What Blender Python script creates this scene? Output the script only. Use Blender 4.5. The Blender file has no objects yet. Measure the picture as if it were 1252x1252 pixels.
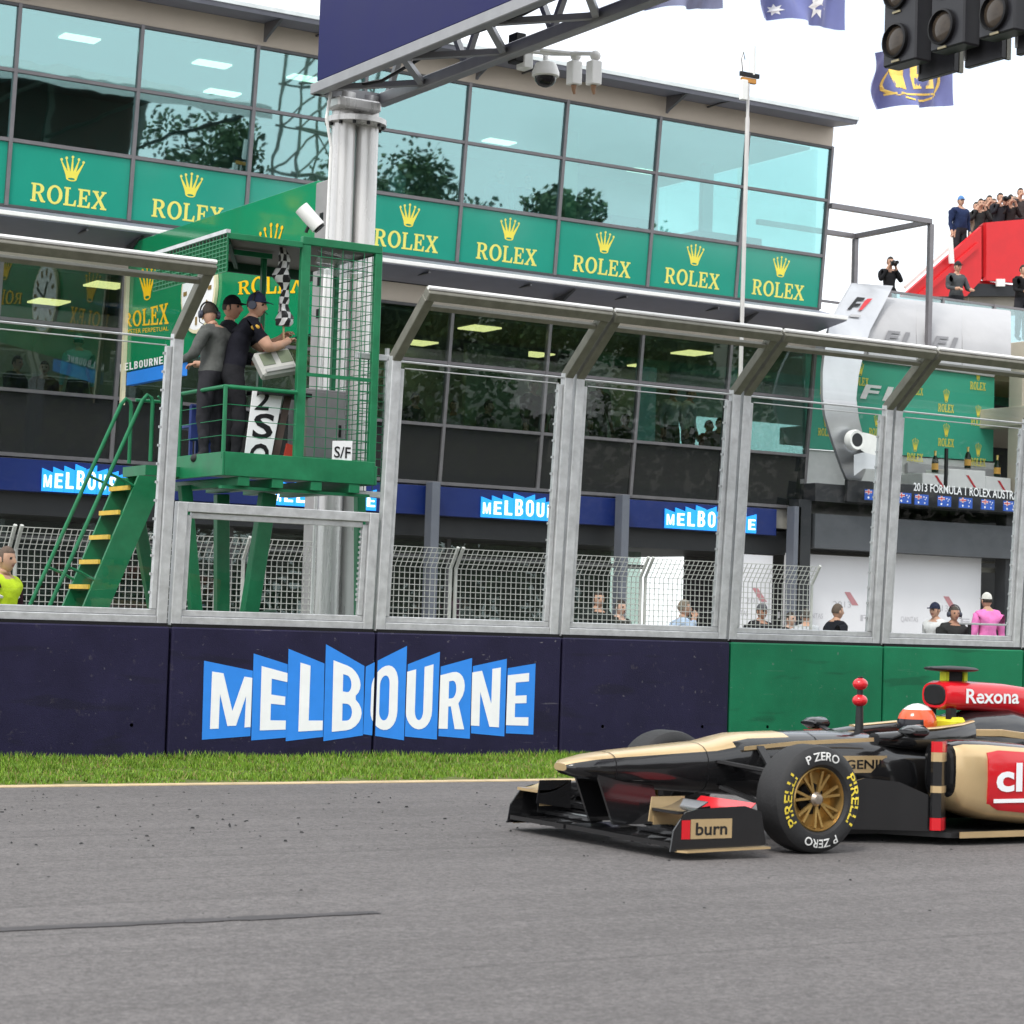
import bpy, bmesh, math, random
from mathutils import Vector, Matrix
random.seed(11)
S = bpy.context.scene
COL = S.collection
R = math.radians
# ------------------------------------------------------------------ camera, sky, sun, exposure
# world axes: X runs along the track (to the right of the picture), Y across it towards the pits, Z up
F = 2740.0; TH = math.atan(2740/4474); RO = math.atan(.032); PT = math.atan(131/F); HC = 1.37
_f = Vector((math.sin(TH)*math.cos(PT), math.cos(TH)*math.cos(PT), math.sin(PT)))
_r0 = Vector((math.cos(TH), -math.sin(TH), 0)); _u0 = _r0.cross(_f)
_r = math.cos(RO)*_r0 + math.sin(RO)*_u0
_u = -math.sin(RO)*_r0 + math.cos(RO)*_u0
cam = bpy.data.cameras.new('camera'); co = bpy.data.objects.new('camera', cam); COL.objects.link(co)
co.matrix_world = Matrix(((_r.x,_u.x,-_f.x,0),(_r.y,_u.y,-_f.y,0),(_r.z,_u.z,-_f.z,HC),(0,0,0,1)))
cam.sensor_width = 36; cam.lens = F/1252*36; cam.clip_start = .2; cam.clip_end = 3000
cam.dof.use_dof = True; cam.dof.focus_distance = 22.0; cam.dof.aperture_fstop = 6.3
S.camera = co
S.view_settings.view_transform = 'Standard'; S.view_settings.look = 'None'
S.view_settings.exposure = 0.72; S.view_settings.gamma = 1
S.view_settings.use_curve_mapping = False
S.cycles.use_denoising = True
S.cycles.max_bounces = 8; S.cycles.transparent_max_bounces = 24; S.cycles.caustics_reflective = False; S.cycles.caustics_refractive = False
SUN_EL, SUN_AZ = 52, 215      # azimuth in degrees from +X, counter-clockwise: behind and left of the camera
W = bpy.data.worlds.new('World'); S.world = W; W.use_nodes = True
nt = W.node_tree; nt.nodes.clear()
out = nt.nodes.new('ShaderNodeOutputWorld'); mixs = nt.nodes.new('ShaderNodeMixShader')
b1 = nt.nodes.new('ShaderNodeBackground'); b2 = nt.nodes.new('ShaderNodeBackground')
sky = nt.nodes.new('ShaderNodeTexSky'); sky.sky_type = 'NISHITA'; sky.sun_disc = False
sky.sun_elevation = R(SUN_EL); sky.sun_rotation = R(90-SUN_AZ); sky.air_density = 1; sky.dust_density = 2.5
b1.inputs['Strength'].default_value = .15
b2.inputs['Color'].default_value = (.95,.975,1,1); b2.inputs['Strength'].default_value = 1.15
tc = nt.nodes.new('ShaderNodeTexCoord'); mp = nt.nodes.new('ShaderNodeMapping'); mp.inputs['Scale'].default_value = (1,1,2.6)
nz = nt.nodes.new('ShaderNodeTexNoise'); nz.inputs['Scale'].default_value = 2.3; nz.inputs['Detail'].default_value = 7; nz.inputs['Roughness'].default_value = .55
rp = nt.nodes.new('ShaderNodeValToRGB'); rp.color_ramp.elements[0].position = .30; rp.color_ramp.elements[0].color = (.42,.42,.42,1)
rp.color_ramp.elements[1].position = .50; rp.color_ramp.elements[1].color = (1,1,1,1)
L = nt.links.new
L(tc.outputs['Generated'], mp.inputs['Vector']); L(mp.outputs[0], nz.inputs['Vector']); L(nz.outputs['Fac'], rp.inputs[0])
L(sky.outputs[0], b1.inputs['Color']); L(rp.outputs[0], mixs.inputs[0]); L(b1.outputs[0], mixs.inputs[1]); L(b2.outputs[0], mixs.inputs[2])
L(mixs.outputs[0], out.inputs['Surface'])
sl = bpy.data.lights.new('sun','SUN'); sl.energy = 1.3; sl.angle = R(14); sl.color = (1,.96,.9)
so = bpy.data.objects.new('sun', sl); COL.objects.link(so); so.location = (0,-20,60)
_sd = Vector((math.cos(R(SUN_AZ))*math.cos(R(SUN_EL)), math.sin(R(SUN_AZ))*math.cos(R(SUN_EL)), math.sin(R(SUN_EL))))
so.rotation_euler = _sd.to_track_quat('Z','Y').to_euler()

# ------------------------------------------------------------------ measuring: a picture point of the 1252 px photograph on a real plane
CP = Vector((0,0,HC))
def ray(px,py): return _f*F + (px-626)*_r - (py-626)*_u
def on_y(px,py,Y): d = ray(px,py); return CP + d*(Y/d.y)
def on_x(px,py,X): d = ray(px,py); return CP + d*(X/d.x)
def on_z(px,py,Z=0): d = ray(px,py); return CP + d*((Z-HC)/d.z)

# ------------------------------------------------------------------ materials
MATS = {}
def mk(name, col, rough=.5, metal=0, var=.12, scale=4, bump=0, bscale=None, coat=0, dirt=0, dscale=2.7, spec=.32, emit=0, stretch=None, sheen=0):
    if name in MATS: return MATS[name]
    m = bpy.data.materials.new(name); m.use_nodes = True; MATS[name] = m
    n = m.node_tree.nodes; l = m.node_tree.links.new; p = n['Principled BSDF']
    p.inputs['Roughness'].default_value = rough; p.inputs['Metallic'].default_value = metal
    p.inputs['Specular IOR Level'].default_value = spec
    p.inputs['Coat Weight'].default_value = coat; p.inputs['Coat Roughness'].default_value = .06
    if sheen: p.inputs['Sheen Weight'].default_value = sheen
    t = n.new('ShaderNodeTexCoord'); g = n.new('ShaderNodeTexNoise'); g.inputs['Scale'].default_value = scale; g.inputs['Detail'].default_value = 8; g.inputs['Roughness'].default_value = .62
    oi = n.new('ShaderNodeObjectInfo'); ad = n.new('ShaderNodeVectorMath'); ad.operation = 'ADD'
    src = t.outputs['Object']
    if stretch:
        mp = n.new('ShaderNodeMapping'); mp.inputs['Scale'].default_value = stretch; l(src, mp.inputs['Vector']); src = mp.outputs[0]
    l(src, ad.inputs[0]); l(oi.outputs['Random'], ad.inputs[1])
    l(ad.outputs[0], g.inputs['Vector'])
    mr = n.new('ShaderNodeMapRange'); mr.inputs['From Min'].default_value = .3; mr.inputs['From Max'].default_value = .7
    mr.inputs['To Min'].default_value = 1-var; mr.inputs['To Max'].default_value = 1+var; l(g.outputs['Fac'], mr.inputs['Value'])
    mx = n.new('ShaderNodeMix'); mx.data_type = 'RGBA'; mx.blend_type = 'MULTIPLY'; mx.inputs['Factor'].default_value = 1
    mx.inputs['A'].default_value = (*col,1); l(mr.outputs[0], mx.inputs['B'])
    res = mx.outputs['Result']
    if dirt:
        g2 = n.new('ShaderNodeTexNoise'); g2.inputs['Scale'].default_value = scale*dscale; g2.inputs['Detail'].default_value = 10; g2.inputs['Roughness'].default_value = .75; l(ad.outputs[0], g2.inputs['Vector'])
        m2 = n.new('ShaderNodeMapRange'); m2.inputs['From Min'].default_value = .60; m2.inputs['From Max'].default_value = .82; m2.inputs['To Max'].default_value = dirt; l(g2.outputs['Fac'], m2.inputs['Value'])
        m3 = n.new('ShaderNodeMix'); m3.data_type = 'RGBA'; l(m2.outputs[0], m3.inputs['Factor']); l(res, m3.inputs['A']); m3.inputs['B'].default_value = (.22,.2,.18,1); res = m3.outputs['Result']
    l(res, p.inputs['Base Color'])
    rr_ = n.new('ShaderNodeMapRange'); rr_.inputs['To Min'].default_value = max(.02,rough*.75); rr_.inputs['To Max'].default_value = min(1,rough*1.25); l(g.outputs['Fac'], rr_.inputs['Value']); l(rr_.outputs[0], p.inputs['Roughness'])
    if emit:
        p.inputs['Emission Color'].default_value = (*col,1); p.inputs['Emission Strength'].default_value = emit
    if bump:
        g3 = n.new('ShaderNodeTexNoise'); g3.inputs['Scale'].default_value = bscale or scale*6; g3.inputs['Detail'].default_value = 6; l(ad.outputs[0], g3.inputs['Vector'])
        bp = n.new('ShaderNodeBump'); bp.inputs['Strength'].default_value = bump; bp.inputs['Distance'].default_value = .02; l(g3.outputs['Fac'], bp.inputs['Height']); l(bp.outputs[0], p.inputs['Normal'])
    return m
def glass(name, tint, refl, rcol=(1,1,1), wav=.0, rough=0.0):
    if name in MATS: return MATS[name]
    m = bpy.data.materials.new(name); m.use_nodes = True; MATS[name] = m
    n = m.node_tree.nodes; l = m.node_tree.links.new; n.remove(n['Principled BSDF']); o = n['Material Output']
    tr = n.new('ShaderNodeBsdfTransparent'); tr.inputs[0].default_value = (*tint,1)
    gl = n.new('ShaderNodeBsdfGlossy'); gl.inputs['Color'].default_value = (*rcol,1); gl.inputs['Roughness'].default_value = rough
    lw = n.new('ShaderNodeLayerWeight'); lw.inputs['Blend'].default_value = .5
    fr = n.new('ShaderNodeMath'); fr.operation = 'POWER'; fr.inputs[1].default_value = 5; l(lw.outputs['Facing'], fr.inputs[0])
    mr = n.new('ShaderNodeMapRange'); mr.inputs['To Min'].default_value = refl; mr.inputs['To Max'].default_value = 1; l(fr.outputs[0], mr.inputs['Value'])
    ms = n.new('ShaderNodeMixShader'); l(mr.outputs[0], ms.inputs[0]); l(tr.outputs[0], ms.inputs[1]); l(gl.outputs[0], ms.inputs[2]); l(ms.outputs[0], o.inputs['Surface'])
    if wav:
        t = n.new('ShaderNodeTexCoord'); g = n.new('ShaderNodeTexNoise'); g.inputs['Scale'].default_value = .9; g.inputs['Detail'].default_value = 2
        oi = n.new('ShaderNodeObjectInfo'); ad = n.new('ShaderNodeVectorMath'); l(t.outputs['Object'], ad.inputs[0])
        ml = n.new('ShaderNodeMath'); ml.operation = 'MULTIPLY'; ml.inputs[1].default_value = 37; l(oi.outputs['Random'], ml.inputs[0]); l(ml.outputs[0], ad.inputs[1]); l(ad.outputs[0], g.inputs['Vector'])
        bp = n.new('ShaderNodeBump'); bp.inputs['Strength'].default_value = wav; bp.inputs['Distance'].default_value = .05; l(g.outputs['Fac'], bp.inputs['Height']); l(bp.outputs[0], gl.inputs['Normal'])
    return m
def srgb(r,g,b):
    c = lambda v: (v/255/12.92 if v/255 <= .04045 else ((v/255+.055)/1.055)**2.4)
    return (c(r),c(g),c(b))

# ------------------------------------------------------------------ mesh helpers
def _m(i): return i
class MB:
    def __init__(s, T=None): s.v=[]; s.f=[]; s.mi=[]; s.T=T
    def add(s, vs, fs, m=0):
        o = len(s.v)
        for p in vs:
            p = Vector(p); s.v.append(s.T @ p if s.T else p)
        for k, f in enumerate(fs):
            s.f.append([o+i for i in f]); s.mi.append(m[k] if isinstance(m,(list,tuple)) else m)
        return s
    def box(s, x0,x1,y0,y1,z0,z1,m=0):
        return s.add([(x0,y0,z0),(x1,y0,z0),(x1,y1,z0),(x0,y1,z0),(x0,y0,z1),(x1,y0,z1),(x1,y1,z1),(x0,y1,z1)],
                     [(0,3,2,1),(4,5,6,7),(0,1,5,4),(1,2,6,5),(2,3,7,6),(3,0,4,7)],m)
    def bar(s, p, q, w, h, up=(0,0,1), m=0):
        p=Vector(p); q=Vector(q); d=(q-p).normalized(); up=Vector(up)
        a=d.cross(up)
        if a.length<1e-4: a=d.cross(Vector((0,1,0)))
        a.normalize(); b=a.cross(d).normalized(); a=a*w/2; b=b*h/2
        return s.add([p-a-b,p+a-b,p+a+b,p-a+b,q-a-b,q+a-b,q+a+b,q-a+b],[(0,1,2,3),(7,6,5,4),(0,4,5,1),(1,5,6,2),(2,6,7,3),(3,7,4,0)],m)
    def tube(s, pts, r, n=8, m=0, cap=True):
        pts=[Vector(p) for p in pts]; k=len(pts); rs=r if isinstance(r,(list,tuple)) else [r]*k
        vs=[]; prev=None
        for i,p in enumerate(pts):
            t=(pts[min(i+1,k-1)]-pts[max(i-1,0)]).normalized()
            if prev is None:
                a=t.orthogonal().normalized()
            else:
                a=(prev-t*prev.dot(t)); a=a.normalized() if a.length>1e-5 else t.orthogonal().normalized()
            prev=a; b=t.cross(a)
            for j in range(n):
                an=2*math.pi*j/n; vs.append(p+(a*math.cos(an)+b*math.sin(an))*rs[i])
        fs=[(i*n+j,i*n+(j+1)%n,(i+1)*n+(j+1)%n,(i+1)*n+j) for i in range(k-1) for j in range(n)]
        if cap: fs+= [tuple(range(n))[::-1], tuple((k-1)*n+j for j in range(n))]
        return s.add(vs,fs,m)
    def lathe(s, prof, c, axis='z', n=20, m=0, cap=True):
        vs=[]; c=Vector(c)
        for (r,h) in prof:
            for j in range(n):
                a=2*math.pi*j/n; x,y=r*math.cos(a),r*math.sin(a)
                vs.append(c+Vector({'z':(x,y,h),'y':(x,h,y),'x':(h,x,y)}[axis]))
        k=len(prof)
        fs=[(i*n+j,i*n+(j+1)%n,(i+1)*n+(j+1)%n,(i+1)*n+j) for i in range(k-1) for j in range(n)]
        mm=[]
        for i in range(k-1): mm += [m[i] if isinstance(m,(list,tuple)) else m]*n
        if cap: fs += [tuple(range(n))[::-1], tuple((k-1)*n+j for j in range(n))]; mm += [mm[0],mm[-1]]
        return s.add(vs,fs,mm)
    def prism(s, poly, off, m=0):
        k=len(poly); P=[Vector(p) for p in poly]; o=Vector(off)
        return s.add(P+[p+o for p in P],[tuple(range(k))[::-1],tuple(range(k,2*k))]+[(i,(i+1)%k,k+(i+1)%k,k+i) for i in range(k)],m)
    def loft(s, rings, m=0, cap=True, closed=True):
        n=len(rings[0]); vs=[p for r in rings for p in r]; k=len(rings); jj=n if closed else n-1
        fs=[(i*n+j,i*n+(j+1)%n,(i+1)*n+(j+1)%n,(i+1)*n+j) for i in range(k-1) for j in range(jj)]
        mm=[]
        for i in range(k-1): mm+=[m[i] if isinstance(m,(list,tuple)) else m]*jj
        if cap: fs+=[tuple(range(n))[::-1],tuple((k-1)*n+j for j in range(n))]; mm+=[mm[0],mm[-1]]
        return s.add(vs,fs,mm)
    def flat(s, data, fn, m=0):
        vs,fs=data; return s.add([fn(u,v) for u,v in vs],fs,m)
    def ball(s, c, r, n=10, k=6, m=0):
        rx,ry,rz = r if isinstance(r,(tuple,list)) else (r,r,r); c=Vector(c); vs=[]
        for i in range(1,k):
            a=math.pi*i/k
            for j in range(n):
                b=2*math.pi*j/n; vs.append(c+Vector((rx*math.sin(a)*math.cos(b),ry*math.sin(a)*math.sin(b),rz*math.cos(a))))
        t=len(vs); vs+=[c+Vector((0,0,rz)),c-Vector((0,0,rz))]
        fs=[(i*n+j,(i+1)*n+j,(i+1)*n+(j+1)%n,i*n+(j+1)%n) for i in range(k-2) for j in range(n)]
        fs+=[(t,j,(j+1)%n) for j in range(n)]+[(t+1,(k-2)*n+(j+1)%n,(k-2)*n+j) for j in range(n)]
        return s.add(vs,fs,m)
    def build(s, name, mats, parent=None, bevel=0, smooth=0, local=False, kind=None, label=None, fix=False):
        me=bpy.data.meshes.new(name); o=bpy.data.objects.new(name,me); COL.objects.link(o)
        if not isinstance(mats,(list,tuple)): mats=[mats]
        if parent:
            off = Vector() if local else root_loc(parent); o.parent=parent
        elif local: off=Vector()
        else:
            xs=[p.x for p in s.v]; ys=[p.y for p in s.v]; zs=[p.z for p in s.v]
            off=Vector(((min(xs)+max(xs))/2,(min(ys)+max(ys))/2,min(zs))); o.location=off
            ROOT[o.name]=off.copy()
        me.from_pydata([p-off for p in s.v],[],s.f)
        for m in mats: me.materials.append(m)
        me.polygons.foreach_set('material_index',s.mi)
        if bevel or fix:
            bm=bmesh.new(); bm.from_mesh(me)
            if fix: bmesh.ops.recalc_face_normals(bm,faces=bm.faces)
            if bevel: bmesh.ops.bevel(bm,geom=list(bm.edges)+list(bm.verts),offset=bevel,segments=1,affect='EDGES',clamp_overlap=True)
            bm.to_mesh(me); bm.free()
        if smooth:
            me.polygons.foreach_set('use_smooth',[True]*len(me.polygons))
            me.set_sharp_from_angle(angle=R(smooth if smooth>1 else 40))
        me.update()
        if kind: o['kind']=kind
        if label: o['label']=label
        return o
ROOT={}
def root_loc(p):
    while p.parent: p=p.parent
    return ROOT.get(p.name, p.location).copy()
def thing(name, label, cat, loc=(0,0,0), rz=0, group=None):
    o=bpy.data.objects.new(name,None); COL.objects.link(o); o.location=loc; o.rotation_euler=(0,0,rz); o.empty_display_size=.2
    ROOT[o.name]=Vector(loc); o['label']=label; o['category']=cat
    if group: o['group']=group
    return o
def tag(o,label,cat,group=None):
    o['label']=label; o['category']=cat
    if group: o['group']=group
    return o
def share(src, name, parent, delta):
    """another piece of the same shape, its mesh shared"""
    o=bpy.data.objects.new(name,src.data); COL.objects.link(o); o.parent=parent; o.location=src.location+Vector(delta); return o

# ------------------------------------------------------------------ evaluated meshes made in a side scene (outlines, bodies)
TMP=bpy.data.scenes.new('tmp')
def evaluated(data, prep=None):
    o=bpy.data.objects.new('tmp',data); TMP.collection.objects.link(o)
    if prep: prep(o)
    vl=TMP.view_layers[0]; vl.update(); dg=vl.depsgraph
    if dg is None:
        with bpy.context.temp_override(scene=TMP, view_layer=vl): dg=bpy.context.evaluated_depsgraph_get()
    dg.update()
    me=bpy.data.meshes.new_from_object(o.evaluated_get(dg)); bpy.data.objects.remove(o); return me
def outline(contours):
    cu=bpy.data.curves.new('tmp','CURVE'); cu.dimensions='2D'; cu.fill_mode='BOTH'
    for c in contours:
        sp=cu.splines.new('POLY'); sp.points.add(len(c)-1); sp.use_cyclic_u=True
        for i,(x,y) in enumerate(c): sp.points[i].co=(x,y,0,1)
    me=evaluated(cu); d=([(v.co.x,v.co.y) for v in me.vertices],[tuple(p.vertices) for p in me.polygons]); bpy.data.meshes.remove(me); bpy.data.curves.remove(cu)
    return d
TXT={}
def text(s, bold=0):
    if (s,bold) in TXT: return TXT[(s,bold)]
    cu=bpy.data.curves.new('tmp','FONT'); cu.body=s; cu.fill_mode='FRONT'; cu.offset=bold; cu.resolution_u=3
    me=evaluated(cu); vs=[(v.co.x,v.co.y) for v in me.vertices]; fs=[tuple(p.vertices) for p in me.polygons]
    x0=min(v[0] for v in vs); x1=max(v[0] for v in vs); y0=min(v[1] for v in vs); y1=max(v[1] for v in vs)
    d=([((x-x0)/(x1-x0),(y-y0)/(y1-y0)) for x,y in vs],fs); bpy.data.meshes.remove(me); bpy.data.curves.remove(cu)
    TXT[(s,bold)]=d; return d
def arc(cx,cy,rx,ry,a0,a1,n=8): return [(cx+rx*math.cos(R(a0+(a1-a0)*i/n)),cy+ry*math.sin(R(a0+(a1-a0)*i/n))) for i in range(n+1)]
def rr(x0,y0,x1,y1,r,ry=None,n=6):
    ry=ry or r
    return arc(x1-r,y0+ry,r,ry,-90,0,n)+arc(x1-r,y1-ry,r,ry,0,90,n)+arc(x0+r,y1-ry,r,ry,90,180,n)+arc(x0+r,y0+ry,r,ry,180,270,n)
# condensed bold capitals in a unit box
G={}
G['M']=outline([[(0,0),(.2,0),(.2,.62),(.4,.04),(.6,.04),(.8,.62),(.8,0),(1,0),(1,1),(.74,1),(.5,.32),(.26,1),(0,1)]])
G['E']=outline([[(0,0),(1,0),(1,.16),(.38,.16),(.38,.43),(.9,.43),(.9,.58),(.38,.58),(.38,.84),(1,.84),(1,1),(0,1)]])
G['L']=outline([[(0,0),(1,0),(1,.16),(.4,.16),(.4,1),(0,1)]])
G['B']=outline([[(0,0)]+arc(.5,.27,.5,.27,-90,55)+arc(.5,.75,.44,.25,-50,90)+[(0,1)],
                [(.34,.15)]+arc(.5,.28,.17,.13,-90,90)+[(.34,.41)],[(.34,.59)]+arc(.48,.72,.15,.13,-90,90)+[(.34,.85)]])
G['O']=outline([rr(0,0,1,1,.5,.3),rr(.32,.15,.68,.85,.18,.14)])
G['U']=outline([arc(.5,.3,.5,.3,180,360,12)+[(1,1),(.66,1)]+arc(.5,.3,.16,.15,360,180,8)+[(.34,1),(0,1)]])
G['R']=outline([[(0,0),(.36,0),(.36,.4),(.46,.4),(.64,0),(1.02,0),(.76,.44)]+arc(.5,.71,.5,.29,-48,90)+[(0,1)],[(.36,.54)]+arc(.5,.695,.16,.155,-90,90)+[(.36,.85)]])
G['N']=outline([[(0,0),(.3,0),(.3,.62),(.66,0),(1,0),(1,1),(.7,1),(.7,.4),(.34,1),(0,1)]])
# slab serif capitals (height 1)
SR={}
SR['R']=(outline([[(0,0),(.4,0),(.4,.09),(.31,.1),(.31,.44),(.42,.44),(.66,.03),(.72,0),(.95,0),(.95,.09),(.86,.1),(.62,.47)]+arc(.5,.73,.34,.27,-62,90)+[(0,1),(0,.91),(.1,.9),(.1,.1),(0,.09)],[(.31,.54)]+arc(.45,.72,.16,.18,-90,90)+[(.31,.9)]]),.95)
SR['O']=(outline([arc(.5,.5,.5,.52,0,345,24),arc(.5,.5,.27,.4,0,345,20)]),1.0)
SR['L']=(outline([[(0,0),(.8,0),(.82,.34),(.73,.34),(.64,.1),(.31,.1),(.31,.9),(.42,.91),(.42,1),(0,1),(0,.91),(.1,.9),(.1,.1),(0,.09)]]),.82)
SR['E']=(outline([[(0,0),(.8,0),(.83,.32),(.74,.32),(.64,.1),(.31,.1),(.31,.46),(.48,.46),(.52,.34),(.6,.34),(.6,.68),(.52,.68),(.48,.56),(.31,.56),(.31,.9),(.62,.9),(.7,.7),(.79,.7),(.77,1),(0,1),(0,.91),(.1,.9),(.1,.1),(0,.09)]]),.83)
SR['X']=(outline([[(0,0),(.34,0),(.34,.09),(.27,.1),(.46,.4),(.66,.1),(.58,.09),(.58,0),(1,0),(1,.09),(.91,.1),(.6,.55),(.85,.9),(.94,.91),(.94,1),(.6,1),(.6,.91),(.67,.9),(.51,.66),(.36,.9),(.43,.91),(.43,1),(.03,1),(.03,.91),(.12,.9),(.4,.5),(.09,.1),(0,.09)]]),1.0)
def serif_word(w, gap=.09):
    vs=[];fs=[];x=0
    for ch in w:
        d,wd=SR[ch]; o=len(vs); vs+=[(x+u,v) for u,v in d[0]]; fs+=[tuple(o+i for i in f) for f in d[1]]; x+=wd+gap
    x-=gap
    return ([(u/x,v) for u,v in vs],fs)
ROLEXW=serif_word('ROLEX')
def _crown():
    pts=[]; tips=[(0.0,.84),(.22,.93),(.5,1),(.78,.93),(1,.84)]
    low=[(.24,.28),(.37,.3),(.5,.31),(.63,.3),(.76,.28)]
    c=[(.26,.1)]
    c+=[(.22,.25)]
    for i,(tx,ty) in enumerate(tips):
        c+=[(tx-.025,ty-.06),(tx+.025,ty-.06)]
        if i<4: c.append(((low[i][0]+low[i+1][0])/2,.4))
    c+=[(.78,.25),(.74,.1)]+arc(.5,.1,.24,.09,0,-180,10)
    return [outline([c,arc(.5,.1,.16,.045,0,340,12)])]+[outline([arc(tx,ty,.062,.062,0,340,8)]) for tx,ty in tips]
CROWN=_crown()
# ------------------------------------------------------------------ materials used in many places
GALV = mk('galvanised_steel',(.56,.57,.58),.42,.45,.16,9,.05,dirt=.25)
GALV2 = mk('shade_toned_galvanised_steel',(.21,.205,.175),.5,.4,.18,9,.05,dirt=.3)  # dark olive tone puts the cant arms' shade and grass reflection into the colour
GREENP = mk('green_painted_steel',(.012,.17,.07),.38,0,.18,5,.03,dirt=.12)
YELLOWP = mk('yellow_safety_paint',(.72,.47,.06),.55,0,.15,20,dirt=.3)
BLACK = mk('black_plastic',(.009,.009,.010),.45,0,.2,6,spec=.25)
WHITE = mk('white_paint',(.78,.78,.76),.5,0,.06,5,dirt=.08)
WHITEPRINT = mk('white_print',(.86,.87,.88),.5,0,.03,8)
NAVYP = mk('navy_painted_concrete',(.015,.013,.040),.5,0,.22,1.6,.15,90,dirt=.42,dscale=6,spec=.2)
GREENW = mk('green_painted_concrete',(.008,.165,.075),.5,0,.16,1.8,.15,90,dirt=.4,dscale=9,spec=.2)
BLUEPRINT = mk('bright_blue_print',(.03,.24,.78),.5,0,.05,6)
YELPRINT = mk('yellow_print',(.86,.76,.10),.5,0,.05,6)
CREAMPRINT = mk('cream_print',(.88,.84,.48),.5,0,.05,6)
RXGREEN = mk('green_sign_panel',(.018,.31,.22),.16,0,.04,1.2,coat=.6)
CONC = mk('pale_concrete',(.34,.32,.29),.8,0,.12,1.5,.15,30,dirt=.2)
DARKC = mk('dark_cladding',(.024,.026,.03),.45,0,.15,2,spec=.2)

def scuffs(m):
    n=m.node_tree.nodes; l=m.node_tree.links.new; p=n['Principled BSDF']; src=p.inputs['Base Color'].links[0].from_socket
    t=n.new('ShaderNodeTexCoord'); oi=n.new('ShaderNodeObjectInfo'); ad=n.new('ShaderNodeVectorMath'); ml=n.new('ShaderNodeMath'); ml.operation='MULTIPLY'; ml.inputs[1].default_value=53
    l(oi.outputs['Random'],ml.inputs[0]); l(t.outputs['Object'],ad.inputs[0]); l(ml.outputs[0],ad.inputs[1])
    for rot,sc,lo,c,f in ((.12,(1.1,1,17),.70,(.20,.19,.21),.30),(-.6,(4,1,22),.735,(.28,.27,.28),.5),(.3,(9,1,9),.70,(.25,.24,.25),.4),(0,(.5,1,3),.60,(.008,.008,.010),.3)):
        mp=n.new('ShaderNodeMapping'); mp.inputs['Rotation'].default_value=(0,rot,0); mp.inputs['Scale'].default_value=sc; l(ad.outputs[0],mp.inputs['Vector'])
        g=n.new('ShaderNodeTexNoise'); g.inputs['Scale'].default_value=1.6; g.inputs['Detail'].default_value=3; l(mp.outputs[0],g.inputs['Vector'])
        r=n.new('ShaderNodeMapRange'); r.inputs['From Min'].default_value=lo; r.inputs['From Max'].default_value=lo+.05; r.inputs['To Max'].default_value=f; l(g.outputs['Fac'],r.inputs['Value'])
        mx=n.new('ShaderNodeMix'); mx.data_type='RGBA'; l(r.outputs[0],mx.inputs['Factor']); l(src,mx.inputs['A']); mx.inputs['B'].default_value=(*c,1); src=mx.outputs['Result']
    l(src,p.inputs['Base Color'])
scuffs(NAVYP); scuffs(GREENW)

# ------------------------------------------------------------------ ground, track, verge
def sheet(name, x0,x1,y0,y1,z, m, thick=.12):
    o=MB().box(x0,x1,y0,y1,z-thick,z).build(name,m); o['kind']='structure'; return o
asph=bpy.data.materials.new('asphalt'); asph.use_nodes=True
n=asph.node_tree.nodes; l=asph.node_tree.links.new; p=n['Principled BSDF']; p.inputs['Roughness'].default_value=.82
t=n.new('ShaderNodeTexCoord')
def nz_(scale,detail=6,rough=.6,st=None):
    g=n.new('ShaderNodeTexNoise'); g.inputs['Scale'].default_value=scale; g.inputs['Detail'].default_value=detail; g.inputs['Roughness'].default_value=rough
    if st:
        mp=n.new('ShaderNodeMapping'); mp.inputs['Scale'].default_value=st; l(t.outputs['Object'],mp.inputs['Vector']); l(mp.outputs[0],g.inputs['Vector'])
    else: l(t.outputs['Object'],g.inputs['Vector'])
    return g.outputs['Fac']
def rng(v,a,b,c,d):
    m=n.new('ShaderNodeMapRange'); m.inputs['From Min'].default_value=a; m.inputs['From Max'].default_value=b; m.inputs['To Min'].default_value=c; m.inputs['To Max'].default_value=d; l(v,m.inputs['Value']); return m.outputs[0]
def mul(a,b):
    m=n.new('ShaderNodeMath'); m.operation='MULTIPLY'; l(a,m.inputs[0]); l(b,m.inputs[1]); return m.outputs[0]
fine=rng(nz_(150,3,.7),.25,.75,.66,1.34); mid=rng(nz_(7,6,.65),.3,.7,.93,1.07); big=rng(nz_(.35,3,.5),.3,.7,.92,1.08)
streak=rng(nz_(1,5,.6,(.05,3.2,1)),.42,.60,.91,1.03); thin=rng(nz_(1,3,.5,(.10,9,1)),.30,.35,.78,1.0)
vo=n.new('ShaderNodeTexVoronoi'); vo.inputs['Scale'].default_value=95; l(t.outputs['Object'],vo.inputs['Vector'])
stone=rng(vo.outputs['Color'],.0,1.,.78,1.22)
gr=mul(rng(nz_(34,3,.85),.32,.68,.62,1.38),rng(nz_(13,4,.75),.3,.7,.86,1.14))
v=mul(mul(mul(gr,mul(mul(fine,mid),big)),streak),mul(thin,stone))
mx=n.new('ShaderNodeMix'); mx.data_type='RGBA'; mx.blend_type='MULTIPLY'; mx.inputs['Factor'].default_value=1; mx.inputs['A'].default_value=(.118,.109,.107,1); l(v,mx.inputs['B']); l(mx.outputs['Result'],p.inputs['Base Color'])
bp=n.new('ShaderNodeBump'); bp.inputs['Strength'].default_value=.7; bp.inputs['Distance'].default_value=.010; l(gr,bp.inputs['Height']); l(bp.outputs[0],p.inputs['Normal'])
MATS['asphalt']=asph
sheet('ground',-300,500,-300,600,-.06,mk('dry_ground',(.16,.15,.12),.9,0,.2,.4,.2),.5)
sheet('track',-80,160,-3.0,16.2,0,asph,.05)
sheet('edge_line',-80,160,16.2,16.37,.006,mk('worn_cream_line_paint',(.52,.40,.24),.7,0,.22,6,.1,dirt=.5),.05)
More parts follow.
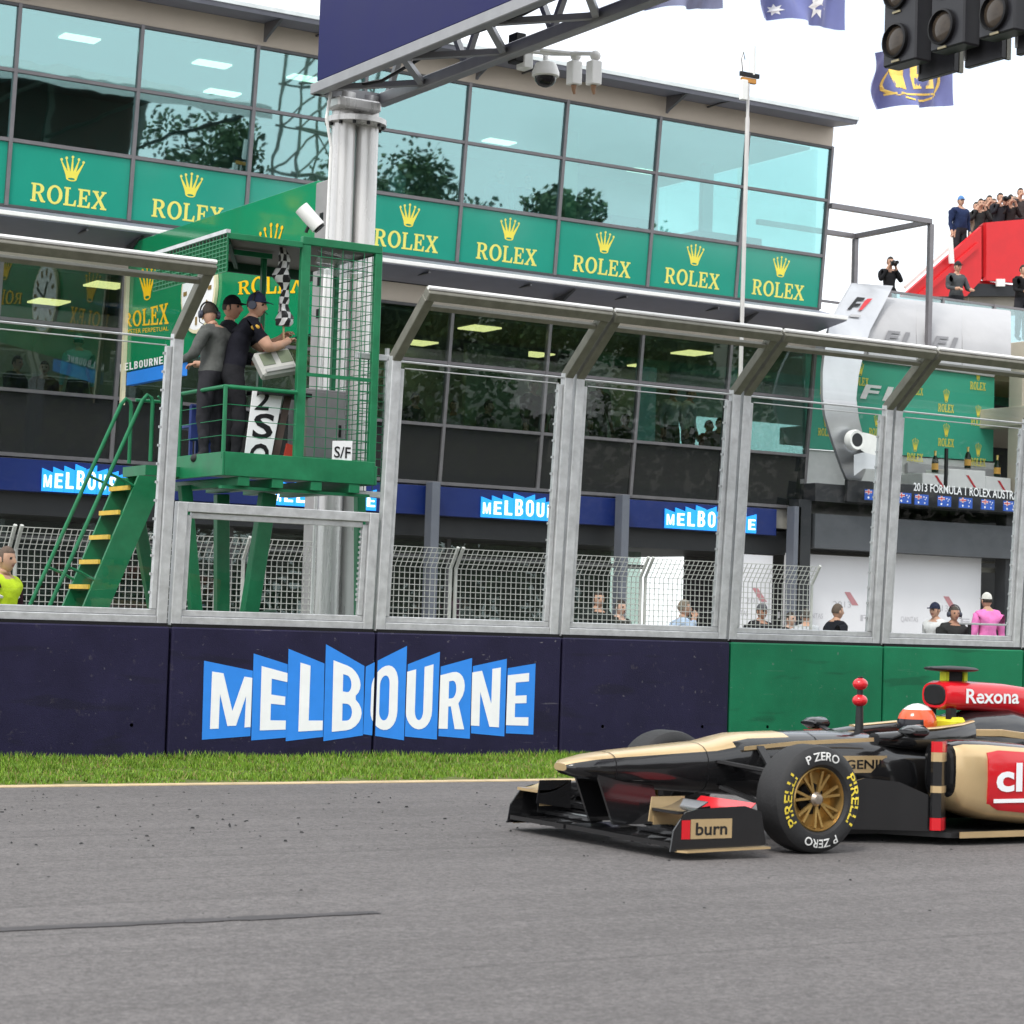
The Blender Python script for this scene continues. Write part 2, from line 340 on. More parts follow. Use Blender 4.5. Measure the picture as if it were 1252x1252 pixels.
sheet('verge',-80,160,16.37,19.2,.0,mk('verge_soil',(.10,.12,.03),.9,0,.3,8,.3),.05)
sheet('pit_apron',-80,160,19.55,120,0,mk('pit_lane_concrete',(.24,.235,.225),.8,0,.14,1.2,.1),.05)
sheet('spectator_path',-80,160,-60,-3.0,0,mk('path_gravel',(.15,.14,.12),.9,0,.2,2,.2),.05)
# painted seam strips in the asphalt
SEAM=mk('bitumen_seam',(.058,.054,.056),.7,0,.25,12)
for (a,b,w) in (((-60,1139),(462,1115),.10),):
    A=on_z(*a,.004);B_=on_z(*b,.004); dv=(B_-A).normalized(); sv=Vector((-dv.y,dv.x,0))*w/2; N=24
    mb=MB(); L_=[];R_=[]
    for i in range(N+1):
        c=A.lerp(B_,i/N); k=1+random.uniform(-.25,.25); L_.append(c+sv*k); R_.append(c-sv*k)
    mb.add(L_+R_,[(i,i+1,N+2+i,N+1+i) for i in range(N)]); o=mb.build('asphalt_seam',SEAM); o['kind']='structure'
# rubber marbles
mb=MB()
for _ in range(420):
    px=random.uniform(-60,1300); py=random.choice([random.gauss(994,16),random.gauss(1002,26),random.gauss(1006,26),random.uniform(965,1130)])
    if py<964: continue
    q=on_z(px,py,.004); s_=random.choice([.004,.005,.006,.007,.009,.013])*(1 if py<1060 else .6); a=random.uniform(0,3.1); d=Vector((math.cos(a),math.sin(a),0))
    e=Vector((-d.y,d.x,0)); h=s_*random.uniform(.4,.9)
    P=[q-d*s_-e*s_*.4,q+d*s_*1.3-e*s_*.5,q+d*s_+e*s_*.5,q-d*s_*.8+e*s_*.45]
    mb.add(P+[x*1+Vector((0,0,h)) for x in [q-d*s_*.6,q+d*s_*.8,q+d*s_*.5+e*s_*.2,q-d*s_*.3+e*s_*.2]],[(0,1,5,4),(1,2,6,5),(2,3,7,6),(3,0,4,7),(4,5,6,7)])
o=mb.build('tyre_marbles',mk('rubber_crumb',(.018,.018,.019),.7)); o['kind']='stuff'; tag(o,'black crumbs of tyre rubber scattered over the asphalt','rubber debris')
# grass blades
mb=MB(); gv=[];gf=[];gm=[]
for _ in range(95000):
    y=16.39+2.8*random.random()**1.0; x=random.uniform(3.0,23.5)
    if y<16.75 and math.sin(x*5.3)+math.sin(x*13.1+1)+math.sin(x*31+2)*.6>(y-16.39)*6-.4: continue
    if y>18.9: k=1.5
    else: k=1.0
    h=random.uniform(.018,.048)*k*(.6 if math.sin(x*.9+1)*math.sin(y*3.1+x*.5)>.5 else 1)*(.75+.5*math.sin(x*1.7+y*2.3)**2)
    if y<16.5: h*=.55
    a=random.uniform(0,6.28); w=random.uniform(.004,.009); dx,dy=math.cos(a)*w,math.sin(a)*w; lx,ly=random.gauss(0,.35)*h,random.gauss(0,.35)*h
    o_=len(gv); gv+=[(x-dx,y-dy,0),(x+dx,y+dy,0),(x+lx,y+ly,h)]; gf.append((o_,o_+1,o_+2)); gm.append(0 if random.random()<.62 else (1 if random.random()<.72 else 2))
mb.v=[Vector(q) for q in gv]; mb.f=gf; mb.mi=gm
def leafm(name,c): 
    m=mk(name,c,.55,0,.25,3,spec=.3); p=m.node_tree.nodes['Principled BSDF']; p.inputs['Subsurface Weight'].default_value=0; return m
o=mb.build('verge_grass',[leafm('grass_green',(.11,.215,.014)),leafm('grass_light',(.19,.31,.030)),leafm('grass_straw',(.26,.22,.08))]); o['kind']='stuff'; tag(o,'strip of short bright green grass between track and barrier','grass')

# ------------------------------------------------------------------ concrete barrier blocks
YW=19.2; BX=[8.13+2.141*k for k in range(-3,9)]
BLK=[]
pos=['beyond the picture edge at far left','farthest left, plain, behind the left fence panel','carrying the start MELB of the MELBOURNE sign','carrying the end OURNE of the MELBOURNE sign','plain, between the MELBOURNE sign and the green blocks','nearest the navy blocks, behind the car nose','behind the red engine cover','cut by the right edge of the picture','first beyond the right picture edge','second beyond the right picture edge','third beyond the right picture edge']
for i in range(len(BX)-1):
    x0,x1=BX[i]+.012,BX[i+1]-.012; navy=BX[i]<14.4
    col='navy blue' if navy else 'green'
    t_=thing('concrete_barrier',f'{col} painted concrete barrier block '+pos[i],'barrier',((x0+x1)/2,19.4,0),group='painted concrete barrier blocks along the track')
    mb=MB()
    mb.add([(x0,YW,-.02),(x1,YW,-.02),(x1,YW,1.2),(x0,YW,1.2),(x0,YW+.35,-.02),(x1,YW+.35,-.02),(x1,YW+.3,1.2),(x0,YW+.3,1.2)],[(0,1,2,3),(5,4,7,6),(3,2,6,7),(1,5,6,2),(4,0,3,7),(4,5,1,0)])
    mb.build('block',NAVYP if navy else GREENW,t_,bevel=.014)
    mb=MB().lathe([(.03,-.001),(.03,-.004),(.021,-.004),(.019,.03)],(0,0,0),'y',12,[0,0,0])
    for u in (.24,.84):
        c=Vector((x0+(x1-x0)*u,YW,.30)); h=MB(Matrix.Translation(c)).lathe([(.017,-.0025),(.011,-.0025)],(0,0,0),'y',10).build('bolt_hole',BLACK,t_)
    MB().box(x0+.01,x1-.01,YW+.03,YW+.2,1.196,1.232).build('shadow_gap_strip',BLACK,t_)  # black filler stands in for the shadow gap under the fence rail
    BLK.append(t_)
# MELBOURNE sign printed across two blocks
def z4(x,y): return on_y(230+x/5.691,770+y/5.691,YW)
def z5(x,y): return on_y(440+x/5.217,770+y/5.217,YW)
PAN=[('M',z4,[(110,215),(450,285),(432,740),(95,765)],[(165,290),(468,338),(450,676),(150,690)]),
 ('E',z4,[(455,165),(692,240),(680,750),(438,770)],[(510,252),(700,304),(684,694),(497,700)]),
 ('L',z4,[(698,132),(948,235),(938,745),(678,775)],[(780,228),(955,282),(937,698),(765,708)]),
 ('B',z4,[(958,100),(1226,252),(1215,735),(940,775)],[(1010,212),(1212,290),(1203,688),(998,710)]),
 ('O',z5,[(37,235),(300,103),(280,705),(20,665)],[(75,262),(246,200),(234,650),(62,628)]),
 ('U',z5,[(305,220),(510,140),(490,700),(285,680)],[(300,268),(468,220),(455,640),(288,630)]),
 ('R',z5,[(515,235),(715,180),(700,695),(500,678)],[(512,290),(670,250),(660,635),(500,630)]),
 ('N',z5,[(720,232),(937,185),(920,680),(708,660)],[(715,272),(898,240),(885,622),(706,610)]),
 ('E',z5,[(942,245),(1120,215),(1105,668),(930,660)],[(942,290),(1078,275),(1072,612),(930,608)])]
def quadmap(q):
    def fn(u,v):
        a=q[3].lerp(q[2],u); b=q[0].lerp(q[1],u); return a.lerp(b,v)
    return fn
def clip_build(mb,name,m,x0,x1,parent):
    me=bpy.data.meshes.new('c'); me.from_pydata(mb.v,[],mb.f); bm=bmesh.new(); bm.from_mesh(me); bpy.data.meshes.remove(me)
    for co_,no in (((x0,0,0),(-1,0,0)),((x1,0,0),(1,0,0))):
        bmesh.ops.bisect_plane(bm,geom=list(bm.verts)+list(bm.edges)+list(bm.faces),plane_co=co_,plane_no=no,clear_outer=True)
    if len(bm.faces):
        bm.verts.ensure_lookup_table(); bm.verts.index_update()
        k=MB(); k.v=[w.co.copy() for w in bm.verts]; k.f=[[w.index for w in f.verts] for f in bm.faces]; k.mi=[0]*len(k.f); k.build(name,m,parent)
    bm.free()
SEAMX=BX[4]
for ch,zf,pq,lq in PAN:
    P=[zf(*a) for a in pq]; Q=[zf(*a) for a in lq]
    if pq[1][0]>pq[0][0]:
        pass
    mb=MB(); mb.add([q+Vector((0,-.003,0)) for q in P],[(0,3,2,1)])
    ml=MB().flat(G[ch],lambda u,v,fn=quadmap(Q):fn(u,v)+Vector((0,-.006,0)))
    xr=max(q.x for q in P); 
    nxt=P[1].x
    for lo,hi,b in ((BX[3]+.016,SEAMX-.016,BLK[3]),(SEAMX+.016,BX[5]-.016,BLK[4])):
        clip_build(mb,'sign_panel',BLUEPRINT,lo,hi,b)
        clip_build(ml,'sign_letter',WHITEPRINT,lo,min(hi,(P[1].x+P[2].x)/2-.004) if zf is z4 and ch!='B' else hi,b)

# ------------------------------------------------------------------ debris fence panels on the barrier
PANE=glass('polycarbonate_pane',(.95,.965,.96),.015,(1,1,1))
YF=19.26; ZT=3.9
def fence_panel(x0,x1,zt,label,cant=True):
    t_=thing('fence_panel',label,'fence',((x0+x1)/2,YF+.05,1.2),group='galvanised fence panels standing on the barrier')
    t_.rotation_euler.x=R(3.2)
    x0+=.02; x1-=.02
    for a,b,sg in ((x0,x0+.1,1),(x1-.1,x1,-1)):
        mb=MB().box(a,b,YF,YF+.09,1.212,zt); mb.build('post',GALV,t_,bevel=.006)
        i0,i1=(b+.001,b+.055) if sg>0 else (a-.055,a-.001)
        MB().box(i0,i1,YF+.03,YF+.085,1.36,zt-.12).build('inner_frame',GALV,t_,bevel=.005)
    MB().box(x0+.101,x1-.101,YF+.004,YF+.088,1.214,1.30).build('bottom_rail',GALV,t_,bevel=.006)
    MB().box(x0+.101,x1-.101,YF+.032,YF+.084,1.302,1.358).build('inner_frame',GALV,t_,bevel=.005)
    mb=MB()
    for k in range(14):
        z=1.5+k*(zt-1.7)/13
        mb.box(x1-.175,x1-.157,YF+.05,YF+.07,z,z+.022)
    mb.build('pane_clips',GALV,t_,kind='stuff')
    MB().box(x0+.157,x1-.158,YF+.056,YF+.062,1.36,zt-.06).build('pane',PANE,t_)
    if cant:
        MB().tube([(x0+.101,YF+.05,zt-.05),(x1-.101,YF+.05,zt-.05)],.011,6).build('wire_rail',GALV,t_)
        MB().tube([(x0+.157,YF+.03,zt-.115),(x1-.157,YF+.03,zt-.115)],.006,6).build('wire_rail',GALV,t_)
        cy,cz=18.67,4.47
        for a in (x0+.05,x1-.05):
            MB().bar((a,YF+.05,zt-.03),(a,cy+.04,cz-.03),.098,.10,(0,.78,.62)).build('cant_arm',GALV2,t_,bevel=.006)
        mb=MB(); mb.bar((x0,cy,cz),(x1,cy,cz),.11,.1,(0,-.62,.78)); mb.build('cant_rail',GALV2,t_,bevel=.008)
        MB().tube([(x0,cy-.035,cz+.055),(x1,cy-.035,cz+.055)],.021,8).build('highlight_strip',WHITE,t_,smooth=40)  # added white tube paints the sky highlight along the cant rail
        MB().bar((x0+.1,cy+.1,cz-.115),(x1-.1,cy+.1,cz-.115),.05,.05,(0,-.62,.78)).build('inner_frame',GALV2,t_,bevel=.004)
        MB().add([(x0+.1,YF+.045,zt),(x1-.1,YF+.045,zt),(x1-.1,cy+.06,cz-.05),(x0+.1,cy+.06,cz-.05),(x0+.1,YF+.05,zt+.005),(x1-.1,YF+.05,zt+.005),(x1-.1,cy+.065,cz-.045),(x0+.1,cy+.065,cz-.045)],[(0,1,2,3),(7,6,5,4)]).build('cant_pane',PANE,t_)
    else:
        MB().box(x0+.101,x1-.101,YF+.004,YF+.088,zt-.09,zt).build('top_rail',GALV,t_,bevel=.006)
        MB().box(x0+.157,x1-.157,YF+.032,YF+.084,zt-.15,zt-.092).build('inner_frame',GALV,t_,bevel=.005)
    return t_
FL={2:'tall galvanised fence panel in front of the green stairs',3:'low galvanised fence panel below the green marshal platform',4:'tall fence panel just right of the green cage, above letters OURNE',5:'tall fence panel above the plain navy block','6':''}
fence_panel(BX[1],BX[2],ZT,'tall galvanised fence panel beyond the hi-vis vest')
fence_panel(BX[2],BX[3],ZT,FL[2])
fence_panel(BX[3],BX[4],2.36,FL[3],False)
fence_panel(BX[4],BX[5],ZT,FL[4])
fence_panel(BX[5],BX[6],ZT,FL[5])
fence_panel(BX[6],BX[7],ZT,'tall fence panel above the first green block, white screens behind it')
fence_panel(BX[7],BX[8],ZT,'tall fence panel in front of the podium, above the second green block')
fence_panel(BX[8],BX[9],ZT,'tall fence panel cut by the right edge of the picture')
fence_panel(BX[9],BX[10],ZT,'tall fence panel beyond the picture edge')
# ------------------------------------------------------------------ pit building
Bld=thing('pit_building','long glass-fronted pit building with green sign panels between its two upper storeys','building',(19,36,0))
def fy(z): return 33.0-.09*(z-8.45)           # the front leans out
MX=[11.03+1.99*k for k in range(-3,9)]; BX0,BX1=MX[0],MX[-1]
FRAME=mk('grey_aluminium_frame',(.20,.19,.20),.4,.5,.1,6)
FRAME2=mk('dark_aluminium_frame',(.10,.10,.105),.4,.5,.1,6)
GL_UP=glass('teal_reflective_glass',(.50,.72,.70),.30,(.60,.86,.88),.03,.012)
GL_LO=glass('smoked_glass',(.58,.68,.66),.10,(.85,.95,.95),.02)
SPAN=mk('dark_spandrel_glass',(.012,.014,.015),.04,0,.1,1.0,spec=.6)
BEIGE=mk('beige_fascia',(.62,.54,.46),.6,0,.06,1.2,dirt=.12)
SOFF=mk('blue_grey_soffit_sheet',(.26,.265,.32),.5,.2,.1,3)
BANDB=mk('royal_blue_band',(.006,.02,.13),.4,0,.12,1.5)
def strip(name,x0,x1,z0,z1,m,out=.0,dep=.06,bevel=.004,parent=None):
    mb=MB(); ya,yb=fy(z0)-out,fy(z1)-out
    mb.add([(x0,ya,z0),(x1,ya,z0),(x1,yb,z1),(x0,yb,z1),(x0,ya+dep,z0),(x1,ya+dep,z0),(x1,yb+dep,z1),(x0,yb+dep,z1)],[(0,1,2,3),(5,4,7,6),(3,2,6,7),(1,5,6,2),(4,0,3,7),(4,5,1,0)])
    return mb.build(name,m,parent or Bld,bevel=bevel)
# fascia, roof
strip('fascia',BX0,BX1,10.50,10.86,BEIGE,0,.1)
strip('fascia_lower',BX0,BX1,6.66,6.98,BEIGE,0,.1)
mb=MB(); RX1=BX1-.02
mb.add([(BX0,32.1,10.80),(RX1,32.1,10.80),(RX1,32.9,10.872),(BX0,32.9,10.872),(BX0,32.05,10.88),(RX1,32.05,10.88),(RX1,41,11.25),(BX0,41,11.25),(BX0,41,10.88),(RX1,41,10.88)],[(0,3,2,1),(4,5,6,7),(0,1,5,4),(1,2,9,6,5),(3,0,4,7,8),(8,7,6,9),(3,8,9,2)])
roof=mb.build('roof',SOFF,Bld)
MB().box(BX0,RX1+.01,32.03,32.07,10.865,10.93).build('roof_edge_trim',mk('pale_trim',(.62,.66,.66),.35,.3),roof)
for k in range(-1,9,2):
    x=MX[2]+1.99*k+.05
    if x<BX1: MB().prism([(x,32.12,10.79),(x,32.72,10.86),(x,32.74,10.55),(x,32.66,10.6)],(.05,0,0)).build('roof_bracket',FRAME,roof)
    mb=MB().box(x+.95,x+.98,32.13,32.85,10.80,10.825); mb.build('soffit_joint',FRAME2,roof)
# lower sun canopy
mb=MB(); CY=32.25
mb.add([(BX0,CY,7.12),(RX1,CY,7.12),(RX1,33.1,6.99),(BX0,33.1,6.99),(BX0,CY,7.18),(RX1,CY,7.18),(RX1,33.05,7.40),(BX0,33.05,7.40)],[(0,3,2,1),(4,5,6,7),(0,1,5,4),(1,2,6,5),(3,0,4,7),(2,3,7,6)])
can=mb.build('sun_canopy',SOFF,Bld)
MB().box(BX0,RX1+.01,CY-.03,CY+.01,7.135,7.205).build('canopy_edge_trim',WHITE,can,bevel=.01)
for k in range(-3,9):
    x=11.03+1.99*k+1.0
    if x+1>BX1: continue
    MB().box(x,x+.035,CY+.03,32.98,7.055,7.085).build('canopy_joint',FRAME2,can)
    if k%2==0: MB().prism([(x+.9,CY+.05,7.09),(x+.9,33.0,6.98),(x+.9,33.0,6.78)],(.05,0,0)).build('canopy_bracket',FRAME2,can)
# mullions and transoms
for k,x in enumerate(MX):
    for z0,z1 in ((7.43,10.50),(3.65,6.66)):
        ms=strip('mullion',x-.03,x+.03,z0,z1,FRAME,.03,.1)
for z,h,mm in ((10.47,.05,FRAME2),(9.48,.055,FRAME),(8.43,.06,FRAME),(7.43,.05,FRAME2),(6.64,.05,FRAME2),(5.72,.055,FRAME),(4.65,.055,FRAME),(3.66,.06,FRAME)):
    strip('transom',BX0,BX1,z-h/2,z+h/2,mm,.022,.08)
# panes, spandrels, sign panels
LETY=mk('pale_yellow_print',(.80,.76,.17),.5,0,.05,6)
def sign_on(fn, parent, cw, mats, crown=(.415,.50,.60,.90), word=(.18,.10,.82,.40)):
    """crown and word mapped into a panel; fn(u,v) gives the point"""
    x0,z0,x1,z1=crown
    mb=MB()
    for i,d in enumerate(CROWN): mb.flat(d,lambda u,v:fn(x0+(x1-x0)*u,z0+(z1-z0)*v),0 if i==0 else 1)
    mb.build('crown_emblem',mats,parent)
    a,b,c,e=word
    MB().flat(ROLEXW,lambda u,v:fn(a+(c-a)*u,b+(e-b)*v),0).build('lettering',mats[1],parent)
for k in range(len(MX)-1):
    a,b=MX[k]+.032,MX[k+1]-.032
    for z0,z1 in ((8.462,9.45),(9.51,10.443)): strip('window_pane',a,b,z0,z1,GL_UP,-.02,.012,0)
    for z0,z1 in ((4.68,5.69),(5.75,6.613)): strip('window_pane',a,b,z0,z1,GL_LO,-.02,.012,0)
    strip('spandrel_panel',a,b,3.69,4.62,SPAN,-.015,.03,0)
    pn=strip('sign_panel',a,b,7.458,8.398,RXGREEN,-.01,.03,0)
    def fn(u,v,a=a,b=b):
        z=7.458+.94*v; return Vector((a+(b-a)*u,fy(z)+.006,z))
    sign_on(fn,pn,0,[YELPRINT,LETY])
# blue band with lit city signs, ground floor
MB().box(BX0,26.3,33.38,33.5,3.10,3.60).build('blue_band',BANDB,Bld,bevel=.01)
LITB=mk('backlit_blue_sign',(.02,.30,.85),.4,0,.05,3,emit=.55); LITW=mk('backlit_white_letters',(.85,.95,1),.4,0,.03,3,emit=.75)
def city_sign(px0,px1):
    A=on_y(px0,600,33.38).x; B_=on_y(px1,600,33.38).x; w=(B_-A)/9
    tops=[.80,.86,.92,1.0,1.0,.92,.86,.84,.80]; root=thing('city_sign','backlit blue MELBOURNE sign '+{50:'left, behind the green stairs',588:'above the mesh fence, between two tall fence posts',813:'farthest right, near the white screens',330:'mostly hidden under the green platform'}[px0],'sign',((A+B_)/2,33.37,3.1),group='backlit city signs on the blue band')
    for i,ch in enumerate('MELBOURNE'):
        x0=A+i*w; x1=x0+w-.008; zt=3.10+.47*tops[i]; l_,r_=(zt,zt-.06) if i<4 else (zt-.06,zt)
        if i==4: l_,r_=zt-.08,zt
        MB().prism([(x0,33.372,3.12),(x1,33.372,3.12),(x1,33.372,r_),(x0,33.372,l_)],(0,-.025,0)).build('sign_panel',LITB,root,fix=True)
        z1=zt-.10
        MB().flat(G[ch],lambda u,v:Vector((x0+w*(.14+.72*u),33.343,3.18+(z1-3.18)*v))).build('sign_letter',LITW,root)
for p0,p1 in ((50,170),(330,460),(588,705),(813,925)): city_sign(p0,p1)
GF=mk('ground_floor_dark_wall',(.05,.06,.055),.5,0,.3,.7)
MB().box(BX0,24.6,36.4,36.5,0,3.1).build('garage_back_wall',mk('green_grey_wall',(.10,.13,.11),.7,0,.2,.8),Bld)
MB().box(BX0,BX1,33.5,44,3.25,3.62).build('floor_slab',CONC,Bld)
MB().box(BX0,BX1,33.3,44,6.68,6.95).build('floor_slab',WHITE,Bld)
MB().box(BX0,26.8,33.6,44,2.75,3.2).build('garage_soffit',DARKC,Bld)
for px in (524,756,966):
    x=on_y(px,660,33.32).x
    MB().box(x-.08,x+.08,33.1,33.34,0,3.66).build('column',mk('blue_grey_column',(.13,.14,.17),.5,0,.1,2),Bld,bevel=.01)
# garage glazing, set back
GLG=glass('garage_glass',(.6,.68,.64),.06,(.9,1,1),.05)
for k in range(9):
    x0=BX0+k*2.1; MB().box(x0+.04,x0+2.06,34.4,34.42,.1,2.7).build('garage_pane',GLG,Bld); MB().box(x0-.04,x0+.04,34.36,34.46,0,2.75).build('garage_mullion',FRAME2,Bld)
MB().box(BX0,24.0,34.37,34.45,2.38,2.46).build('garage_transom',FRAME2,Bld)
# interiors
INW=mk('interior_wall',(.30,.37,.32),.7,0,.12,.7); INC=mk('ceiling_tile',(.42,.43,.42),.8,0,.05,3); CARPET=mk('carpet',(.14,.14,.15),.9)
MB().box(BX0,BX1,41,41.2,3.62,10.85).build('back_wall',mk('dark_interior_wall',(.06,.075,.07),.8,0,.3,.5),Bld)
MB().box(BX0,BX1-.2,38.2,38.3,7.06,10.5).build('rear_partition',mk('pale_interior_wall',(.38,.42,.40),.7,0,.15,.6),Bld)
MB().box(BX0,BX1-.2,37.6,37.7,3.69,6.54).build('rear_partition',mk('teal_grey_interior_wall',(.34,.42,.38),.7,0,.35,.5),Bld)
MB().box(BX1-.12,BX1-.04,33.4,41,3.62,6.68).build('end_wall',glass('end_glass',(.75,.9,.9),.1,(.8,1,1)),Bld)
MB().box(BX1-.12,BX1-.04,33.2,41,8.46,10.5).build('end_wall',glass('end_glass',(.75,.9,.9),.1,(.8,1,1)),Bld)
MB().box(BX1-.14,BX1-.03,33.35,41,3.62,4.62).build('end_spandrel',SPAN,Bld)
MB().box(BX1-.14,BX1-.03,33.1,41,7.0,8.44).build('end_panel',DARKC,Bld)
MB().box(BX0,BX1-.15,33.3,41,10.5,10.55).build('ceiling',INC,Bld)
MB().box(BX0,BX1-.15,33.35,41,6.55,6.60).build('ceiling',mk('dark_ceiling',(.2,.21,.21),.8),Bld)
MB().box(BX0,BX1-.15,33.4,41,7.0,7.06).build('carpet',CARPET,Bld); MB().box(BX0,BX1-.15,33.6,41,3.63,3.68).build('carpet',CARPET,Bld)
LAMP=mk('lit_ceiling_panel',(1,.80,.34),.5,0,.02,1,emit=1.6)
for (x,y) in ((13.08,34.09),(13.06,36.7),(20.2,34.29),(20.45,37.0),(25.0,34.46),(16.6,35.2),(23.0,36.9),(11.2,36.6),(15.2,36.8),(18.3,36.9),(25.6,36.8)):  # some of these panels are added lamps that brighten the first-floor rooms
    MB().box(x-.28,x+.28,y-.3,y+.3,6.52,6.548).build('ceiling_light',LAMP,Bld)
LAMP2=mk('lit_ceiling_tube_panel',(1,.93,.75),.5,0,.02,1,emit=2.4)
for (x,y) in ((12.5,34.2),(14.9,34.4),(15.9,36.2),(16.6,34.3),(21.8,36.5),(25.5,37)):
    MB().box(x-.3,x+.3,y-.15,y+.15,10.47,10.498).build('ceiling_light',LAMP2,Bld)
# partitions that show as pale upright slabs behind the glass
for x0,x1,y,z0,z1,c in ((17.0,18.15,35.2,8.0,10.4,(.42,.46,.28)),(22.0,22.25,34.4,7.1,10.4,(.75,.78,.5)),(25.7,25.95,35.2,7.1,10.4,(.5,.6,.66)),(20.95,22.3,36.0,3.7,6.5,(.34,.44,.30)),(23.05,23.75,35.3,3.7,6.5,(.36,.46,.32)),(23.9,24.3,34.6,3.9,6.2,(.45,.75,.70)),(26.15,26.35,34.8,4.6,6.4,(.5,.8,.74)),(24.6,25.3,35.6,4.7,6.5,(.30,.38,.30))):
    MB().box(x0,x1,y,y+.12,z0,z1).build('partition',mk('partition_%d'%int(x0*100),c,.7,0,.08,1),Bld)
for x0,x1,z in ((10,14,7.5),(19.2,20.9,7.62),(22.9,23.9,7.9),(24.9,26.4,7.85)):
    MB().box(x0,x1,34.2,34.9,7.06,z+1.0).build('bar_counter',mk('dark_counter',(.03,.03,.032),.4),Bld)
# ------------------------------------------------------------------ green marshal stand
St=thing('marshal_stand','green steel marshal stand with mesh cage, platform and yellow-edged stairs','stand',(9.4,20.4,0))
PY0,PY1,PX0,PX1=19.78,21.35,8.86,10.47; PZ=2.80
mb=MB().box(PX0,PX1,PY0,PY1,PZ-.06,PZ); mb.build('deck',GREENP,St,bevel=.006)
MB().box(PX0-.01,PX1+.01,PY0-.03,PY0-.001,PZ-.14,PZ+.09).build('kick_plate',GREENP,St,bevel=.005)
MB().box(PX0-.035,PX0-.011,PY0-.03,PY1,PZ-.14,PZ+.09).build('kick_plate',GREENP,St,bevel=.005)
MB().box(PX1+.011,PX1+.035,PY0-.03,PY1,PZ-.14,PZ+.05).build('kick_plate',GREENP,St,bevel=.005)
for x in (9.0,9.36,9.78,10.2): MB().box(x,x+.12,PY0-.02,PY1,PZ-.23,PZ-.141).build('joist',GREENP,St,bevel=.004)
MB().box(PX0,PX1,PY0+.05,PY0+.12,PZ-.26,PZ-.231).build('edge_beam',GREENP,St); 
# railing
rz=PZ+.72
MB().tube([(PX0-.02,PY1-.1,rz+.0),(PX0-.02,PY0+.02,rz),(PX0+.03,PY0,rz),(9.60,PY0,rz)],.021,8).build('handrail',GREENP,St,smooth=40)
MB().tube([(PX0-.02,PY0,PZ+.02),(PX0-.02,PY0,rz)],.022,8).build('rail_post',GREENP,St,smooth=40)
MB().tube([(PX0-.02,20.85,PZ+.02),(PX0-.02,20.85,rz)],.018,8).build('rail_post',GREENP,St,smooth=40)
MB().tube([(PX0-.02,21.3,PZ+.02),(PX0-.02,21.3,rz+.1)],.018,8).build('rail_post',GREENP,St,smooth=40)
for k in (1,2,3):
    z=PZ+.1+k*.15; MB().tube([(PX0-.02,PY1-.1,z),(PX0-.02,PY0,z),(9.60,PY0+.005,z)],.004,5).build('rail_wire',GREENP,St)
# cage
CX0,CX1,CY0,CY1,CZ=9.61,10.50,19.80,20.75,4.99
for (x,y,w) in ((CX0,CY0,.1),(CX1-.07,CY0,.08),(CX0,CY1-.05,.05),(CX1-.06,CY1-.05,.05)):
    MB().box(x,x+w,y,y+.06,PZ+.001,CZ).build('cage_post',GREENP,St,bevel=.006)
MB().box(CX0+.005,CX1+.005,CY0-.004,CY0+.06,CZ-.0,CZ+.08).build('cage_top_rail',GREENP,St,bevel=.006)
MB().box(CX1-.06,CX1,CY0+.065,CY1,CZ+.0,CZ+.06).build('cage_top_rail',GREENP,St,bevel=.006)
def wires(p0,du,dv,nu,nv,r,mat,name,parent,wav=0):
    p0=Vector(p0);du=Vector(du);dv=Vector(dv);mb=MB()
    for i in range(nu+1):
        a=p0+du*(i/nu); mb.tube([a,a+dv],r,4)
    for j in range(nv+1):
        a=p0+dv*(j/nv)+Vector((0,-r*1.6,0))
        off=Vector((0,0,random.uniform(-wav,wav)))
        mb.tube([a,a+du*.33+off,a+du*.66-off,a+du],r*1.15,4)
    o=mb.build(name,mat,parent); o['kind']='stuff'; return o
wires((CX0+.1,CY0+.02,PZ+.1),(CX1-CX0-.17,0,0),(0,0,CZ-PZ-.1),6,21,.0045,GREENP,'wire_mesh',St,.006)
wires((CX1-.02,CY0+.06,PZ+.1),(0,CY1-CY0-.1,0),(0,0,CZ-PZ-.1),8,21,.0045,GREENP,'wire_mesh',St,.006)
MB().box(CX0+.1,CX1-.07,CY0+.012,CY0+.028,PZ+.9,PZ+.93).build('cage_mid_rail',GREENP,St)
# roof over the platform
MB().box(PX0-.05,CX0-.001,PY0,PY0+.05,CZ-.04,CZ+.02).build('roof_rail',GREENP,St,bevel=.005)
MB().box(PX0-.05,CX1,PY0+.06,PY1+.3,CZ-.0,CZ+.02).build('roof_sheet',mk('grey_roof_sheet',(.16,.15,.14),.6,0,.1,4),St)
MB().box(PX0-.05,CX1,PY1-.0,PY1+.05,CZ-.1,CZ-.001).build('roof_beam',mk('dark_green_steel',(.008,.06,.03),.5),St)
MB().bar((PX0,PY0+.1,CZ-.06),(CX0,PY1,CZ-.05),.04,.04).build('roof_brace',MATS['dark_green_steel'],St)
MB().bar((PX0,20.5,CZ-.04),(CX0,20.5,CZ-.04),.04,.05).build('roof_brace',GREENP,St)
wires((PX0-.06,PY0,CZ-.36),(0,PY1-PY0+.25,0),(0,0,.37),22,9,.006,GREENP,'wire_mesh',St)
MB().box(PX0-.045,PX0-.035,PY0+.02,PY1+.25,CZ-.35,CZ-.02).build('valance',mk('green_shade_cloth',(.02,.20,.08),.8,0,.2,30),St)
MB().box(PX0-.075,PX0-.03,PY0,PY1+.28,CZ+.012,CZ+.05).build('roof_rail',GALV,St)
